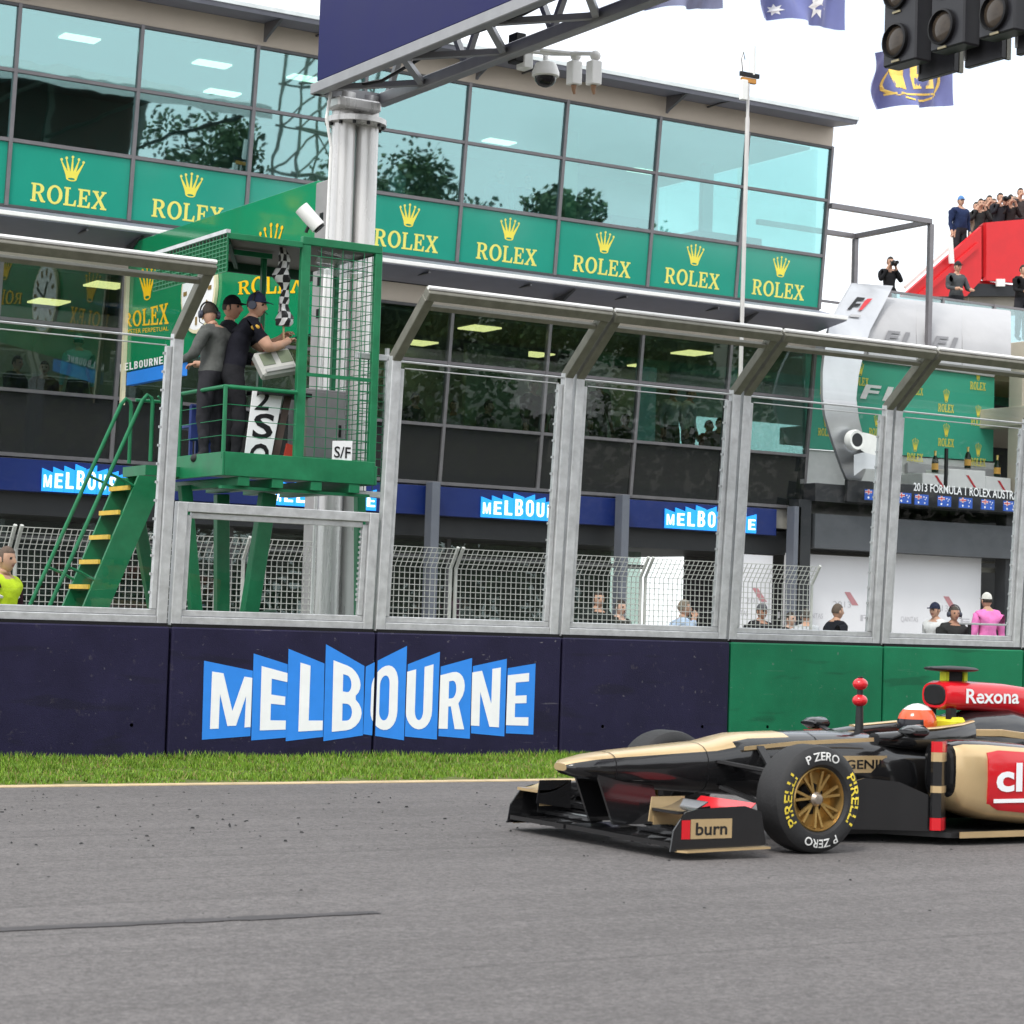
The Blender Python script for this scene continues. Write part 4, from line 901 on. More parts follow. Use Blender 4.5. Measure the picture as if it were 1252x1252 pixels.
MB().box(on_y(1158,560,33.5).x-.03,on_y(1158,560,33.5).x+.03,33.5,33.55,4.12,5.05).build('microphone_pole',BLACK,Po)
# silver ribbon
lv=[(346,1043,1092,33.6),(358,1036,1086,33.35),(370,1029,1080,33.15),(385,1021,1072,32.95),(400,1014,1064,32.8),(425,1009,1057,32.65),(455,1006,1050,32.55),(484,1006,1047,32.5),(508,1009,1050,32.52),(532,1016,1056,32.6),(556,1024,1060,32.75),(575,1031,1058,32.9),(589,1037,1052,33.0)]
rings=[]
for (y,a,b,Y) in lv:
    p0=on_y(a,y,Y);p1=on_y(b,y+ (b-a)*.07,Y); rings.append([p0,p1,p1+Vector((0,.07,0)),p0+Vector((0,.07,0))])
rb=MB().loft(rings).build('ribbon',SIL,Po,smooth=50)
MB().lathe([(.12,-.05),(.18,-.06),(.2,.0),(.19,.1),(.13,.12)],on_y(1046,538,32.4),'y',24).build('ribbon_ring',WHITE,Po,smooth=50)
MB().lathe([(.13,-.052),(.13,-.03),(.02,.02)],on_y(1046,538,32.4),'y',20).build('ring_core',DK,Po)
MB().loft([[on_y(x,y,32.6),on_y(x,y+h,32.6),on_y(x,y+h,32.75),on_y(x,y,32.75)] for x,y,h in ((1052,528,22),(1062,530,26),(1074,534,24),(1082,545,12))]).build('ribbon_tail',WHITE,Po,smooth=50)
MB().loft([[on_y(x,y,32.5),on_y(x,y+h,32.5),on_y(x,y+h,32.7),on_y(x,y,32.7)] for x,y,h in ((1044,556,26),(1056,553,20),(1076,558,16))]).build('ribbon_tail',SIL,Po,smooth=50)
def lg(px): return [on_y(x,y,33.3)+Vector((0,-.25,0)) for x,y in px]
def onrib(x,y):
    for k in range(len(lv)-1):
        if lv[k][0]<=y<=lv[k+1][0]:
            f_=(y-lv[k][0])/(lv[k+1][0]-lv[k][0]); return on_y(x,y,lv[k][3]+(lv[k+1][3]-lv[k][3])*f_-.02)
MB().add([onrib(*a) for a in ((1036,378),(1048,363),(1058,364),(1056,367),(1049,367),(1046,371),(1053,371),(1051,374),(1044,374),(1041,378))],[tuple(range(10))]).build('printed_letter',BLACK,rb)
MB().add([onrib(*a) for a in ((1050,379),(1057,368),(1061,365),(1067,365),(1054,379))],[tuple(range(5))]).build('printed_stripe',FR,rb)
MB().add([onrib(*a) for a in ((1040,384),(1053,385),(1052,388),(1039,387))],[(0,1,2,3)]).build('printed_line',GREY,rb)
# curved grey canopy above the podium
def oncan(x,y,xa):
    lo,hi=0,1
    for _ in range(30):
        f_=(lo+hi)/2; yy0=376-14*(1-f_)+f_*f_*62+(xa-1062)*.11+(x-xa)*.11
        if yy0<y: lo=f_
        else: hi=f_
    return on_y(x,y,33.9-1.1*math.sin(f_*1.5)-.03)
for k,(xa,xb) in enumerate(((1062,1120),(1121,1176),(1177,1236))):
    rg=[]
    for j in range(9):
        f_=j/8; Y=33.9-1.1*math.sin(f_*1.5); yy0=376-14*(1-f_)+ f_*f_*62+ (xa-1062)*.11; 
        a=on_y(xa,yy0,Y); b=on_y(xb,yy0+(xb-xa)*.11,Y); rg.append([a,b,b+Vector((0,.05,.03)),a+Vector((0,.05,.03))])
    cp_=MB().loft(rg).build('canopy_panel',GREY,Po,smooth=50)
    if k<2:
        x0=xa+18; y0=402+(xa-1062)*.11
        MB().flat(text('F1',.03),lambda u,v:oncan(x0+27*u+6*v,y0+17-15*v+2.5*u,xa)).build('printed_letter',mk('grey_logo',(.20,.20,.21),.5),cp_)
        continue
        ps_=[(x0,y0+16),(x0+9,y0),(x0+22,y0+2),(x0+20,y0+5),(x0+12,y0+4),(x0+10,y0+8),(x0+15,y0+9),(x0+14,y0+11),(x0+8,y0+10),(x0+5,y0+17)]
        MB().add([oncan(a,b,xa) for a,b in ps_],[tuple(range(len(ps_)))]).build('printed_letter',mk('grey_logo',(.20,.20,.21),.5),cp_)
        ps_=[(x0+18,y0+18),(x0+24,y0+6),(x0+31,y0+4),(x0+23,y0+19)]
        MB().add([oncan(a,b,xa) for a,b in ps_],[tuple(range(len(ps_)))]).build('printed_stripe',MATS['grey_logo'],cp_)
# terrace frame
TF=thing('terrace_frame','open grey steel pergola frame on the roof terrace beside the building','frame',(28.3,34,7))
fx=29.49
for p_,q_ in (((26.97,32.85,9.38),(fx,32.85,9.38)),((fx,32.91,9.38),(fx,35.1,9.38)),((26.97,35.1,9.38),(fx-.05,35.1,9.38))): MB().bar(p_,q_,.1,.1).build('beam',FRAME,TF,bevel=.005)
for p_ in ((fx,32.85),(fx,35.1)): MB().box(p_[0]-.05,p_[0]+.05,p_[1]-.05,p_[1]+.05,6.6 if p_[1]<34 else 4.2,9.329).build('post',FRAME,TF,bevel=.005)
MB().box(27.0,40,36.0,48,6.9,7.18).build('terrace_floor',BEIGE2,Po)
MB().box(26.98,fx-.06,35.08,35.12,7.95,8.0).build('guard_rail',FRAME,TF)
# glass balustrade
bl=thing('glass_balustrade','frosted glass balustrade in front of the terrace','balustrade',(31,36.2,7.2))
bx=on_y(1088,355,36.2); bz=bx.z
GB=glass('balustrade_glass',(.55,.66,.68),.22,(.85,1,1),0,.1)
for k in range(6):
    x=bx.x+k*1.5; MB().box(x+.03,x+1.47,36.2,36.22,7.25,bz-.05).build('pane',GB,bl); MB().box(x-.03,x+.03,36.17,36.25,7.18,bz).build('post',FRAME,bl)
MB().box(bx.x,bx.x+9,36.18,36.24,bz-.049,bz).build('top_rail',FRAME,bl)
rw=MB().lathe([(.5,0),(.5,1.1),(.4,1.15)],(29.0,37.0,7.18),'z',20).build('planter_drum',BEIGE2,None,smooth=40); tag(rw,'round beige drum on the terrace behind the ribbon top','drum')
# white screens at ground level
Sc=[]
for (x0,x1,lb) in ((880,945,'left of the dark column'),(962,1076,'widest, behind the bald man'),(1078,1200,'right, with a red tick')):
    a=on_y(x0,680,33.55).x; b=on_y(x1,680,33.55).x; zt_=on_y(x0,676,33.55).z
    t_=thing('white_screen','tall white printed screen wall in the pit lane, '+lb,'screen wall',((a+b)/2,33.6,0),group='white screen walls')
    MB().box(a,b,33.55,33.63,0,zt_).build('panel',mk('white_screen_cloth',(.82,.80,.83),.7,0,.04,.7),t_)
    for k in range(3):
        x=a+(b-a)*(.2+.3*k); z=1.55+.25*(k%2)
        MB().flat(text(['QANTAS','2013','F1'][k]),lambda u,v:Vector((x+.45*u,33.546,z+.12*v))).build('faint_print',mk('faint_grey_print',(.52,.50,.53),.7),t_)
    x=a+(b-a)*.62; MB().prism([(x,33.547,2.1),(x+.14,33.547,2.1),(x+.36,33.547,1.85),(x+.2,33.547,1.85)],(0,-.003,0)).build('red_tick',mk('faded_red',(.55,.25,.27),.6),t_,fix=True)
# dark ground floor under the podium
MB().box(26.5,36,36.5,36.6,0,3.0).build('rear_wall',DARKC,Po); MB().box(32.0,32.3,33.2,33.5,0,3.8).build('column',DARKC,Po); MB().box(26.6,26.9,33.1,33.4,0,3.8).build('column',DARKC,Po)
# beige building at the right edge
Rb=thing('beige_building','beige concrete building with open floors at the right edge of the picture','building',(36,35,0))
MB().box(33.55,44,32.6,42,7.15,7.55).build('floor_slab',BEIGE2,Rb,bevel=.01)
MB().box(33.1,44,32.7,42,5.72,6.12).build('floor_slab',BEIGE2,Rb,bevel=.01)
for x in (33.3,36.5): MB().box(x-.16,x+.16,34.0,34.4,0,7.15).build('column',BEIGE2,Rb,bevel=.01)
MB().box(33.6,44,38.5,38.7,0,6.9).build('rear_wall',DARKC,Rb)
for k in range(4): MB().box(34.0+k*1.5,34.0+k*1.5+1.44,33.0,33.03,6.2,6.9).build('pane',GL_UP,Rb)

# ------------------------------------------------------------------ red stair and viewing platform on the far terrace
RED=mk('red_steel',(.62,.02,.025),.45,0,.08,2)
rd=thing('red_gangway','bright red steel stair and platform full of photographers above the podium','stairs',(36,38.6,7))
RY=38.5
def rq(name,pts,Y=RY,t=.15,m=RED): return MB().prism([on_y(*p_,Y) for p_ in pts],(0,t,0)).build(name,m,rd,fix=True)
rq('platform_side',[(1206,272),(1300,264),(1300,350),(1206,343)],RY,.12)
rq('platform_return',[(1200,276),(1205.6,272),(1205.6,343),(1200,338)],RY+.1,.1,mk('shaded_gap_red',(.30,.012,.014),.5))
rq('stair_side',[(1104,362),(1200,277),(1200,342),(1182,362)],RY,.1)
rq('stair_stringer',[(1120,362),(1196,296),(1196,303),(1130,362)],RY-.06,.05)
rq('stair_handrail',[(1106,350),(1160,302),(1160,306),(1108,353)],RY-.1,.05,mk('pink_white_rail',(.75,.6,.58),.5))
rq('white_pole',[(1160,290),(1165,290),(1167,322),(1162,322)],RY-.15,.05,WHITE)
rq('underframe',[(1185,346),(1260,350),(1260,362),(1185,362)],RY+.05,1.0,DARKC)
rq('base_wall',[(1185,362.4),(1245,356),(1245,385),(1185,385)],RY+.3,3,CONC)
MB().box(on_y(1206,340,RY).x,on_y(1206,340,RY).x+8,RY+.2,RY+3,on_y(1230,345,RY).z-.1,on_y(1230,345,RY).z).build('platform_floor',RED,rd)
rq('box_lamp',[(1219,341),(1229,341),(1229,350),(1219,350)],RY-.05,.04,WHITE)

# ------------------------------------------------------------------ flags on tall white poles behind the building
def cloth(label,poly,px_pole,Y,emblem,colr,W_=2.6,H=1.5):
    """poly: top-left, top-right, bottom-right, bottom-left in the picture; hoist at the right"""
    P=[on_y(*a,Y) for a in poly]; base=on_y(px_pole,400,Y)
    t_=thing('flag',label,'flag',(base.x,Y,0),group='flags flying behind the pit building')
    fn0=quadmap(P)
    def surf(u,v,off=0):
        q=fn0(u,v); a=1-u
        return q+Vector((.05*math.sin(v*7+a*3)*a,(.30*math.sin(a*8.5+v*2.6)+.16*math.sin(a*17-v*4)+.07*math.sin(a*31+v*6))*(.25+.75*a)+off,.06*math.sin(a*9+1)*a))
    nu,nv=28,14
    vs=[surf(i/nu,j/nv) for i in range(nu+1) for j in range(nv+1)]
    MB().add(vs,[(i*(nv+1)+j,(i+1)*(nv+1)+j,(i+1)*(nv+1)+j+1,i*(nv+1)+j+1) for i in range(nu) for j in range(nv)]).build('cloth',colr,t_,smooth=60)
    for nm,d,fm,m in emblem: 
        vs_,fs_=d
        MB().flat(d,lambda u,v:surf(*fm(u,v),-.012),0).build(nm,m,t_)
    MB().tube([(base.x+.06,Y,0),(base.x+.06,Y,22)],.035,8).build('pole',mk('white_flagpole',(.85,.85,.85),.4),t_,smooth=40)
    return t_
NB=mk('backlit_tone_navy_flag',(.15,.17,.37),.8,0,.06,2,sheen=.2); GRF=mk('grey_blue_flag',(.16,.17,.26),.8,0,.06,2)  # paler navy puts daylight shining through the cloth into the base colour
FY=mk('flag_yellow',(.85,.60,.15),.7); FWH=mk('flag_white_stars',(.85,.85,.85),.7); FRD=mk('flag_pale_red',(.6,.12,.14),.7)
cloth('grey-blue flag at the top edge of the picture, left of three',[(800,-52),(886,-45),(884,10),(786,10)],896,45,[],GRF)
ST=lambda cx,cy,r_: (lambda u,v:(cx+u*r_*.55,cy+v*r_))
sub=lambda poly:outline([poly])
def dense(x0,y0,x1,y1,n=10): return ([(x0+(x1-x0)*i/n,y0+(y1-y0)*j/2) for i in range(n+1) for j in range(3)],[(i*3+j,(i+1)*3+j,(i+1)*3+j+1,i*3+j+1) for i in range(n) for j in range(2)])
idn=lambda u,v:(u,v)
cloth('navy flag with white stars and a red cross canton, middle of three',[(930,-58),(1036,-50),(1033,37),(936,20)],1037,45,
  [('star',STAR,ST(.60,.28,.20),FWH),('star',STAR,ST(.20,.15,.09),FWH),('star',STAR,ST(.25,.62,.09),FWH),('star',STAR,ST(.1,.42,.09),FWH),('star',STAR,ST(.38,.45,.08),FWH),
   ('cross',dense(.5,.66,1,.84),idn,FWH),('cross',dense(.71,.5,.80,1),idn,FWH),('cross_red',dense(.5,.71,1,.79),lambda u,v:(u,v),FRD)],NB)
ring=([(.5+.36*math.cos(2*math.pi*i/28)*k,.5+.40*math.sin(2*math.pi*i/28)*k) for i in range(28) for k in (1,.9)],[(2*i,2*((i+1)%28),2*((i+1)%28)+1,2*i+1) for i in range(28)])
cloth('pale navy flag with a gold wheel emblem, right of three',[(1062,66),(1166,72),(1166,129),(1073,132)],1168,45,
  [('emblem_ring',ring,idn,FY),('emblem_letter',dense(.28,.35,.42,.92,5),idn,FY),('emblem_letter',dense(.47,.35,.53,.92,3),idn,FY),('emblem_letter',dense(.58,.35,.72,.92,5),idn,FY),('emblem_spoke',dense(.2,.22,.8,.26,10),idn,FY)],NB)
# ------------------------------------------------------------------ the race car (front axle at the origin, rear towards +X)
CARX,CARY=8.82,11.57
Car=thing('race_car','black and gold open-wheel racing car with red engine cover speeding past','race car',(CARX,CARY,0))
CB=mk('black_car_paint',(.012,.012,.013),.16,0,.1,3,coat=.7); CG=mk('gold_car_paint',(.62,.45,.24),.32,.5,.08,3,coat=.5)
CR=mk('red_car_paint',(.60,.012,.02),.22,0,.06,3,coat=.6); CARB=mk('bare_carbon',(.02,.02,.021),.35,0,.2,60)
RUB=mk('tyre_rubber',(.026,.026,.027),.62,0,.15,14,.1,60,spec=.3); RIM=mk('bronze_gold_rim',(.50,.32,.11),.32,.75,.1,6)
TYEL=mk('tyre_yellow',(.75,.58,.06),.6); TWH=mk('tyre_white',(.72,.72,.70),.6)
def cb(name,mb,m,parent=Car,**k): return mb.build(name,m,parent,local=True,**k)
def wheel(a,b,w,sg,label=None):
    r_=.33; e=b   # b: outer face side; sg=-1 outer face towards -Y
    t0=MB().lathe([(.195,-w/2+.035),(.215,-w/2+.008),(.26,-w/2),(.30,-w/2+.012),(.322,-w/2+.035),(.33,-w/2+.07),(.331,0),(.33,w/2-.07),(.322,w/2-.035),(.30,w/2-.012),(.26,w/2),(.215,w/2-.008),(.195,w/2-.035)],(a,b,.331),'y',48,cap=False)
    wh=cb('wheel',t0,RUB,smooth=30)
    y0=b+sg*(w/2+.0025)
    def word(s,a0,a1,r0,r1,m):
        d=text(s,.015)
        cb('sidewall_lettering',MB().flat(d,lambda u,v:Vector((a-sg*0+ (r0+(r1-r0)*v)*math.cos(R(a0+(a1-a0)*u)),y0-sg*.010*((r0+(r1-r0)*v-.26)/.045)**2,.331+(r0+(r1-r0)*v)*math.sin(R(a0+(a1-a0)*u))))),m,wh)
    if sg<0:
        word('PIRELLI',215,145,.232,.292,TYEL); word('PIRELLI',35,-35,.232,.292,TYEL); word('P ZERO',298,242,.240,.292,TWH) ; word('P ZERO',118,62,.240,.292,TWH)
    # rim dish and spokes
    yo=b+sg*(w/2-.03)
    cb('rim',MB().lathe([(.197,0),(.19,sg*.006),(.18,-sg*.02),(.172,-sg*.10),(.05,-sg*.10)],(a,yo,.331),'y',40,cap=False),RIM,wh,smooth=40)
    cb('brake_drum',MB().lathe([(.10,-sg*.098),(.095,-sg*.075),(.03,-sg*.075)],(a,yo,.331),'y',24),BLACK,wh,smooth=30)
    mb=MB()
    for k in range(7):
        an=2*math.pi*k/7+.3; d=Vector((math.cos(an),0,math.sin(an))); c=Vector((a,yo,.331))
        for s2 in (-.16,.16):
            d2=Vector((math.cos(an+s2),0,math.sin(an+s2)))
            mb.bar(c+d*.04+Vector((0,-sg*.035,0)),c+d2*.176+Vector((0,-sg*.02,0)),.016,.02,(0,1,0))
    cb('spokes',mb,RIM,wh)
    cb('wheel_nut',MB().lathe([(.045,-sg*.045),(.045,-sg*.02),(.03,sg*.0),(.012,sg*.004)],(a,yo,.331),'y',16),mk('wheel_nut_metal',(.35,.30,.25),.35,.8),wh,smooth=30)
    return wh
for a,w in ((0,.27),(3.15,.37)):
    wheel(a,-.755-(.37-.27)*0,w,-1); wheel(a,.755,w,1)
# nose and survival cell
def ring(a,hw,z0,z1,sq=.35,n=20,b0=0):
    pts=[]; zc=(z0+z1)/2; h=(z1-z0)/2
    for j in range(n):
        t_=2*math.pi*j/n; c,s_=math.cos(t_),math.sin(t_)
        pts.append(Vector((a,b0+hw*math.copysign(abs(c)**(sq*2),c),zc+h*math.copysign(abs(s_)**(sq*2),s_))))
    return pts
prof=[(-1.33,.07,.455,.50),(-1.29,.115,.43,.522),(-1.15,.145,.395,.553),(-.95,.165,.36,.578),(-.7,.185,.335,.600),(-.45,.205,.315,.622),(-.28,.22,.305,.635),(-.14,.232,.295,.665),(-.02,.24,.285,.688),(.3,.26,.25,.70),(.7,.29,.20,.705),(.98,.315,.16,.70),(1.12,.325,.14,.655),(1.4,.33,.12,.64),(1.75,.33,.11,.645),(2.0,.30,.11,.66)]
mb=MB(); rings=[ring(*q) for q in prof]; mb.loft(rings); n_=20; mi=[]
for i in range(len(prof)-1):
    for j in range(n_):
        top=3<=j<=6; 
        mi.append(1 if (top and prof[i][0]<.05) or (prof[i][0]<-.2 and 2<=j<=7) else 0)
mb.mi=mi+[1,0]
cb('chassis',mb,[CB,CG],smooth=35)
cb('nose_stripe',MB().loft([[Vector((a,-hw*.985-.004,z-.012)),Vector((a,-hw*.985-.004,z+.014)),Vector((a,-hw*.985+.0,z+.014)),Vector((a,-hw*.985+.0,z-.012))] for a,hw,z in ((-.1,.236,.60),(.3,.262,.635),(.9,.312,.66))]),CG)
pl=cb('name_plate',MB().box(.62,1.02,-.306,-.296,.445,.555),CG)
cb('lettering',MB().flat(text('GENII',.02),lambda u,v:Vector((.67+.30*u,-.3085,.47+.06*v))),CB,pl)
for a,hw,z0,z1 in ((-.36,.2145,.309,.630),(.5,.277,.222,.704),(-1.02,.160,.372,.572)): cb('panel_joint',MB().loft([ring(a-.003,hw,z0,z1),ring(a+.003,hw+.0005,z0,z1)],cap=False),BLACK)
# wing pillars
for b in (-.13,.13): cb('wing_pillar',MB().prism([(-1.16,b-.01,.47),(-.74,b-.01,.42),(-.66,b-.01,.13),(-1.02,b-.01,.13)],(0,.02,0)),CB,fix=True)
# front wing
def foil(a0,a1,z0,z1,b0,b1,t=.018,m=CB,name='wing_element',cam=.03,parent=Car):
    rg=[]
    for b in (b0,b1):
        r1=[];N=6
        for i in range(N+1):
            f_=i/N; r1.append(Vector((a0+(a1-a0)*f_,b,z0+(z1-z0)*f_-cam*math.sin(math.pi*f_)+t*(1-f_)*.6+.004)))
        for i in range(N,-1,-1):
            f_=i/N; r1.append(Vector((a0+(a1-a0)*f_,b,z0+(z1-z0)*f_-cam*math.sin(math.pi*f_)-t*(1-f_)*.6)))
        rg.append(r1)
    return cb(name,MB().loft(rg),m,parent,smooth=35)
FW=foil(-1.12,-.78,.085,.105,-.25,.25,.02,CB,'wing_element',.0)
for sg in (-1,1):
    foil(-1.13,-.84,.085,.13,sg*.251,sg*.89,.02,CB); foil(-.92,-.70,.12,.19,sg*.26,sg*.885,.016,CB); foil(-.80,-.58,.17,.255,sg*.28,sg*.88,.014,CB); foil(-.70,-.50,.235,.315,sg*.33,sg*.88,.012,CR if sg<0 else CB,'wing_flap')
    b=sg*.9
    ep=cb('endplate',MB().prism([(-1.14,b,.05),(-1.12,b,.17),(-1.04,b,.275),(-.95,b,.295),(-.60,b,.305),(-.48,b,.27),(-.44,b,.075),(-.6,b,.05)],(0,sg*.012,0)),CB,fix=True)
    cb('foot_plate',MB().prism([(-1.1,b,.045),(-.45,b,.055),(-.45,b+sg*.07,.055),(-1.06,b+sg*.07,.045)],(0,0,.012)),CG,ep,fix=True)
    s_=sg*.0125
    cb('gold_panel',MB().box(-1.0,-.70,min(b+s_,b+s_+sg*.003),max(b+s_,b+s_+sg*.003),.12,.235),CG,ep)
    if sg<0: cb('lettering',MB().flat(text('burn',.02),lambda u,v:Vector((-.965+.23*u,b-.0175,.14+.075*v))),CB,ep)
    cb('red_panel',MB().box(-1.065,-1.005,min(b+s_,b+s_+sg*.003),max(b+s_,b+s_+sg*.003),.12,.23),CR,ep)
    for q_ in range(3): foil(-1.0+.12*q_,-.90+.12*q_,.07+.035*q_,.10+.045*q_,sg*.5,sg*.885,.008,CARB,'wing_slat',.01)
    for q_ in (.42,.6,.76): cb('wing_fence',MB().prism([(-1.08,sg*q_,.06),(-.6,sg*q_,.06),(-.6,sg*q_,.09),(-1.08,sg*q_,.1)],(0,sg*.006,0)),CARB,fix=True)
    cb('vertical_slat',MB().prism([(-.98,sg*.80,.12),(-.80,sg*.80,.12),(-.78,sg*.80,.30),(-.96,sg*.80,.28)],(0,sg*.006,0)),CB,fix=True)
    # cascade winglet
    b2=sg*.62
    cs=foil(-1.08,-.86,.27,.33,sg*.62,sg*.89,.012,CG if sg>0 else CB,'cascade',.02)
    cb('cascade_fin',MB().prism([(-1.1,b2,.20),(-1.08,b2,.345),(-.84,b2,.345),(-.84,b2,.16)],(0,sg*.008,0)),CB if sg>0 else CG,cs,fix=True)
    cb('cascade_base',MB().prism([(-1.07,b2+sg*.009,.18),(-.84,b2+sg*.009,.18),(-.84,b2+sg*.009,.23),(-1.07,b2+sg*.009,.23)],(0,sg*.004,0)),CG,cs,fix=True)
    # suspension
    hb=sg*.63
    for p_,q_,w in (((-.28,sg*.21,.52),(-.02,hb,.46),.018),((.36,sg*.25,.52),(.02,hb,.46),.018),((-.25,sg*.2,.36),(-.02,hb,.21),.02),((.40,sg*.24,.34),(.02,hb,.21),.02),((.02,sg*.23,.62),(.0,hb,.25),.016),((-.16,sg*.21,.50),(-.12,hb,.44),.015)):
        cb('suspension_arm',MB().bar(p_,q_,.055,w,(0,0,1)),CARB)
    cb('brake_duct',MB().box(-.17,.12,min(sg*.56,sg*.615),max(sg*.56,sg*.615),.22,.46),CARB,bevel=.02)
# floor, splitter, bargeboards
cb('floor',MB().prism([(.55,-.25,.05),(.95,-.32,.05),(1.25,-.68,.05),(3.0,-.70,.05),(3.5,-.4,.05),(3.5,.4,.05),(3.0,.70,.05),(1.25,.68,.05),(.95,.32,.05),(.55,.25,.05)],(0,0,.035)),CARB,fix=True)
cb('floor_edge',MB().box(1.3,3.0,-.712,-.702,.05,.09),CG); cb('floor_edge',MB().box(1.3,3.0,.702,.712,.05,.09),CG)
for sg in (-1,1):
    tv=cb('turning_vane',MB().loft([[Vector((a,sg*b,.09)),Vector((a,sg*(b+.012),.09)),Vector((a,sg*(b+.012),zt_)),Vector((a,sg*b,zt_))] for a,b,zt_ in ((.55,.33,.36),(.75,.40,.42),(.95,.50,.40),(1.12,.60,.32))]),CB)
    for (z0,z1,m) in ((.10,.18,CR),(.181,.34,CB),(.341,.385,CG),(.386,.54,CB),(.541,.60,CG),(.601,.67,CR)):
        cb('side_vane',MB().loft([[Vector((1.10+.1*f_,sg*(.64+.03*math.sin(f_*3)),z0)),Vector((1.10+.1*f_,sg*(.66+.03*math.sin(f_*3)),z0)),Vector((1.10+.1*f_,sg*(.66+.03*math.sin(f_*3)),z1)),Vector((1.10+.1*f_,sg*(.64+.03*math.sin(f_*3)),z1))] for f_ in (0,.5,1,1.4)]),m)
    # sidepod
    sp=[]
    for (a,bi,bo,z0,z1) in ((1.30,.36,.66,.30,.655),(1.36,.34,.70,.22,.675),(1.55,.32,.725,.16,.675),(1.9,.30,.72,.12,.655),(2.3,.28,.66,.11,.60),(2.7,.24,.52,.10,.50),(3.1,.18,.34,.10,.38)):
        hw=(bo-bi)/2; sp.append(ring(a,hw,z0,z1,.26,20,sg*(bi+bo)/2))
    mb=MB(); mb.loft(sp); mi=[]
    for i in range(len(sp)-1):
        for j in range(20):
            low=11<=j<=19 and i<5
            mi.append(0 if (4<=j<=6) else (1))
    mb.mi=mi+[0,1]; pod=cb('sidepod',mb,[CB,CG],smooth=40)
    cb('intake',MB().loft([ring(1.285,.115,.35,.61,.26,16,sg*.51),ring(1.299,.13,.33,.63,.26,16,sg*.51)]),BLACK,pod)
    rp_=[]
    for (a,bo,z0,z1) in ((1.52,.732,.27,.60),(1.62,.734,.225,.615),(1.9,.729,.20,.60),(2.25,.68,.19,.55),(2.5,.612,.2,.46)):
        rp_.append([Vector((a,sg*(bo-.02),z0)),Vector((a,sg*bo,z0+.04)),Vector((a,sg*bo,z1-.06)),Vector((a,sg*(bo-.022),z1)),Vector((a,sg*(bo-.06),z1)),Vector((a,sg*(bo-.06),z0))])
    rpn=cb('red_panel',MB().loft(rp_),CR,pod,smooth=30)
    if sg<0:
        d=text('clear',.03); cb('lettering',MB().flat(d,lambda u,v:Vector((1.58+.75*u,-(.739 if u<.43 else .739-(u-.43)*.075),.345+.19*v))),WHITEPRINT,rpn)
        cb('white_stripe',MB().box(1.56,1.9,-.741,-.737,.275,.30),WHITEPRINT,rpn)
# cockpit sides, headrest, engine cover, airbox
for sg in (-1,1):
    cb('cockpit_side',MB().loft([ring(a,.055,z0,z1,.4,12,sg*bb) for a,bb,z0,z1 in ((.98,.22,.62,.70),(1.15,.26,.60,.715),(1.45,.28,.58,.735),(1.7,.25,.58,.76),(1.85,.2,.6,.78))]),CB,smooth=40)
    cb('cockpit_trim',MB().loft([ring(a,.03,z1-.012,z1+.006,.4,8,sg*bb) for a,bb,z1 in ((1.2,.27,.722),(1.45,.29,.738),(1.7,.26,.76),(1.85,.21,.78))]),CG,smooth=40)
    mr=cb('mirror',MB().loft([ring(a,.075,.725-h,.725+h,.4,12,sg*.50) for a,h in ((1.0,.012),(1.03,.04),(1.12,.045),(1.14,.03))]),CB,smooth=40)
    cb('mirror_stalk',MB().bar((1.08,sg*.29,.66),(1.07,sg*.44,.71),.05,.01),CARB,mr)
cb('headrest',MB().box(1.72,1.86,-.17,.17,.62,.80),mk('yellow_headrest',(.65,.62,.03),.6),bevel=.03)
ec=cb('engine_cover',MB().loft([ring(a,hw,z0,z1,.4,20) for a,hw,z0,z1 in ((1.78,.22,.5,.80),(1.95,.24,.3,.84),(2.3,.25,.2,.86),(2.7,.2,.15,.78),(3.1,.14,.15,.62),(3.5,.09,.16,.46))]),CB,smooth=40)
for sg in (-1,1): cb('gold_flash',MB().loft([[Vector((a,sg*(b-.01),z-.025)),Vector((a,sg*b,z-.02)),Vector((a,sg*b,z+.02)),Vector((a,sg*(b-.01),z+.025))] for a,b,z in ((1.8,.226,.70),(2.1,.249,.70),(2.5,.235,.66))]),CG,ec)
ab=cb('airbox',MB().loft([ring(a,hw,z0,z1,.36,20) for a,hw,z0,z1 in ((1.70,.125,.86,1.03),(1.74,.14,.845,1.045),(1.95,.135,.84,1.045),(2.3,.11,.82,1.03),(2.8,.06,.74,.98),(3.3,.03,.6,.9))]),CR,smooth=40)
cb('air_intake',MB().loft([ring(1.694,.10,.885,1.01,.4,16),ring(1.699,.11,.875,1.02,.4,16)]),BLACK,ab)
cb('lettering',MB().flat(text('Rexona',.02),lambda u,v:Vector((1.86+.52*u,-(.139-.028*u),.895+.10*v))),WHITEPRINT,ab)
cb('roll_hoop_strut',MB().bar((1.76,-.1,.78),(1.76,-.1,.86),.05,.05),CARB); cb('roll_hoop_strut',MB().bar((1.76,.1,.78),(1.76,.1,.86),.05,.05),CARB)
tcam=cb('onboard_camera',MB().loft([ring(a,hw,1.125-h,1.125+h,.5,16) for a,hw,h in ((1.66,.03,.008),(1.70,.12,.016),(1.85,.15,.022),(1.98,.13,.018),(2.04,.05,.008))]),BLACK,smooth=40)
cb('camera_stalk',MB().box(1.8,1.93,-.02,.02,1.04,1.11),BLACK,tcam)
for a in (1.77,1.94): cb('yellow_band',MB().box(a,a+.03,-.03,.03,1.045,1.105),mk('fluorescent_yellow',(.6,.75,.03),.5),tcam)
# antenna mast with red pods and small camera wing on the nose
ant=cb('pitot_mast',MB().tube([(1.08,.05,.69),(1.08,.05,1.06)],[.03,.018],10),CARB,smooth=40)
for z in (.90,1.01): cb('red_pod',MB().ball((1.08,.05,z),(.055,.05,.042),14,8),CR,ant,smooth=40)
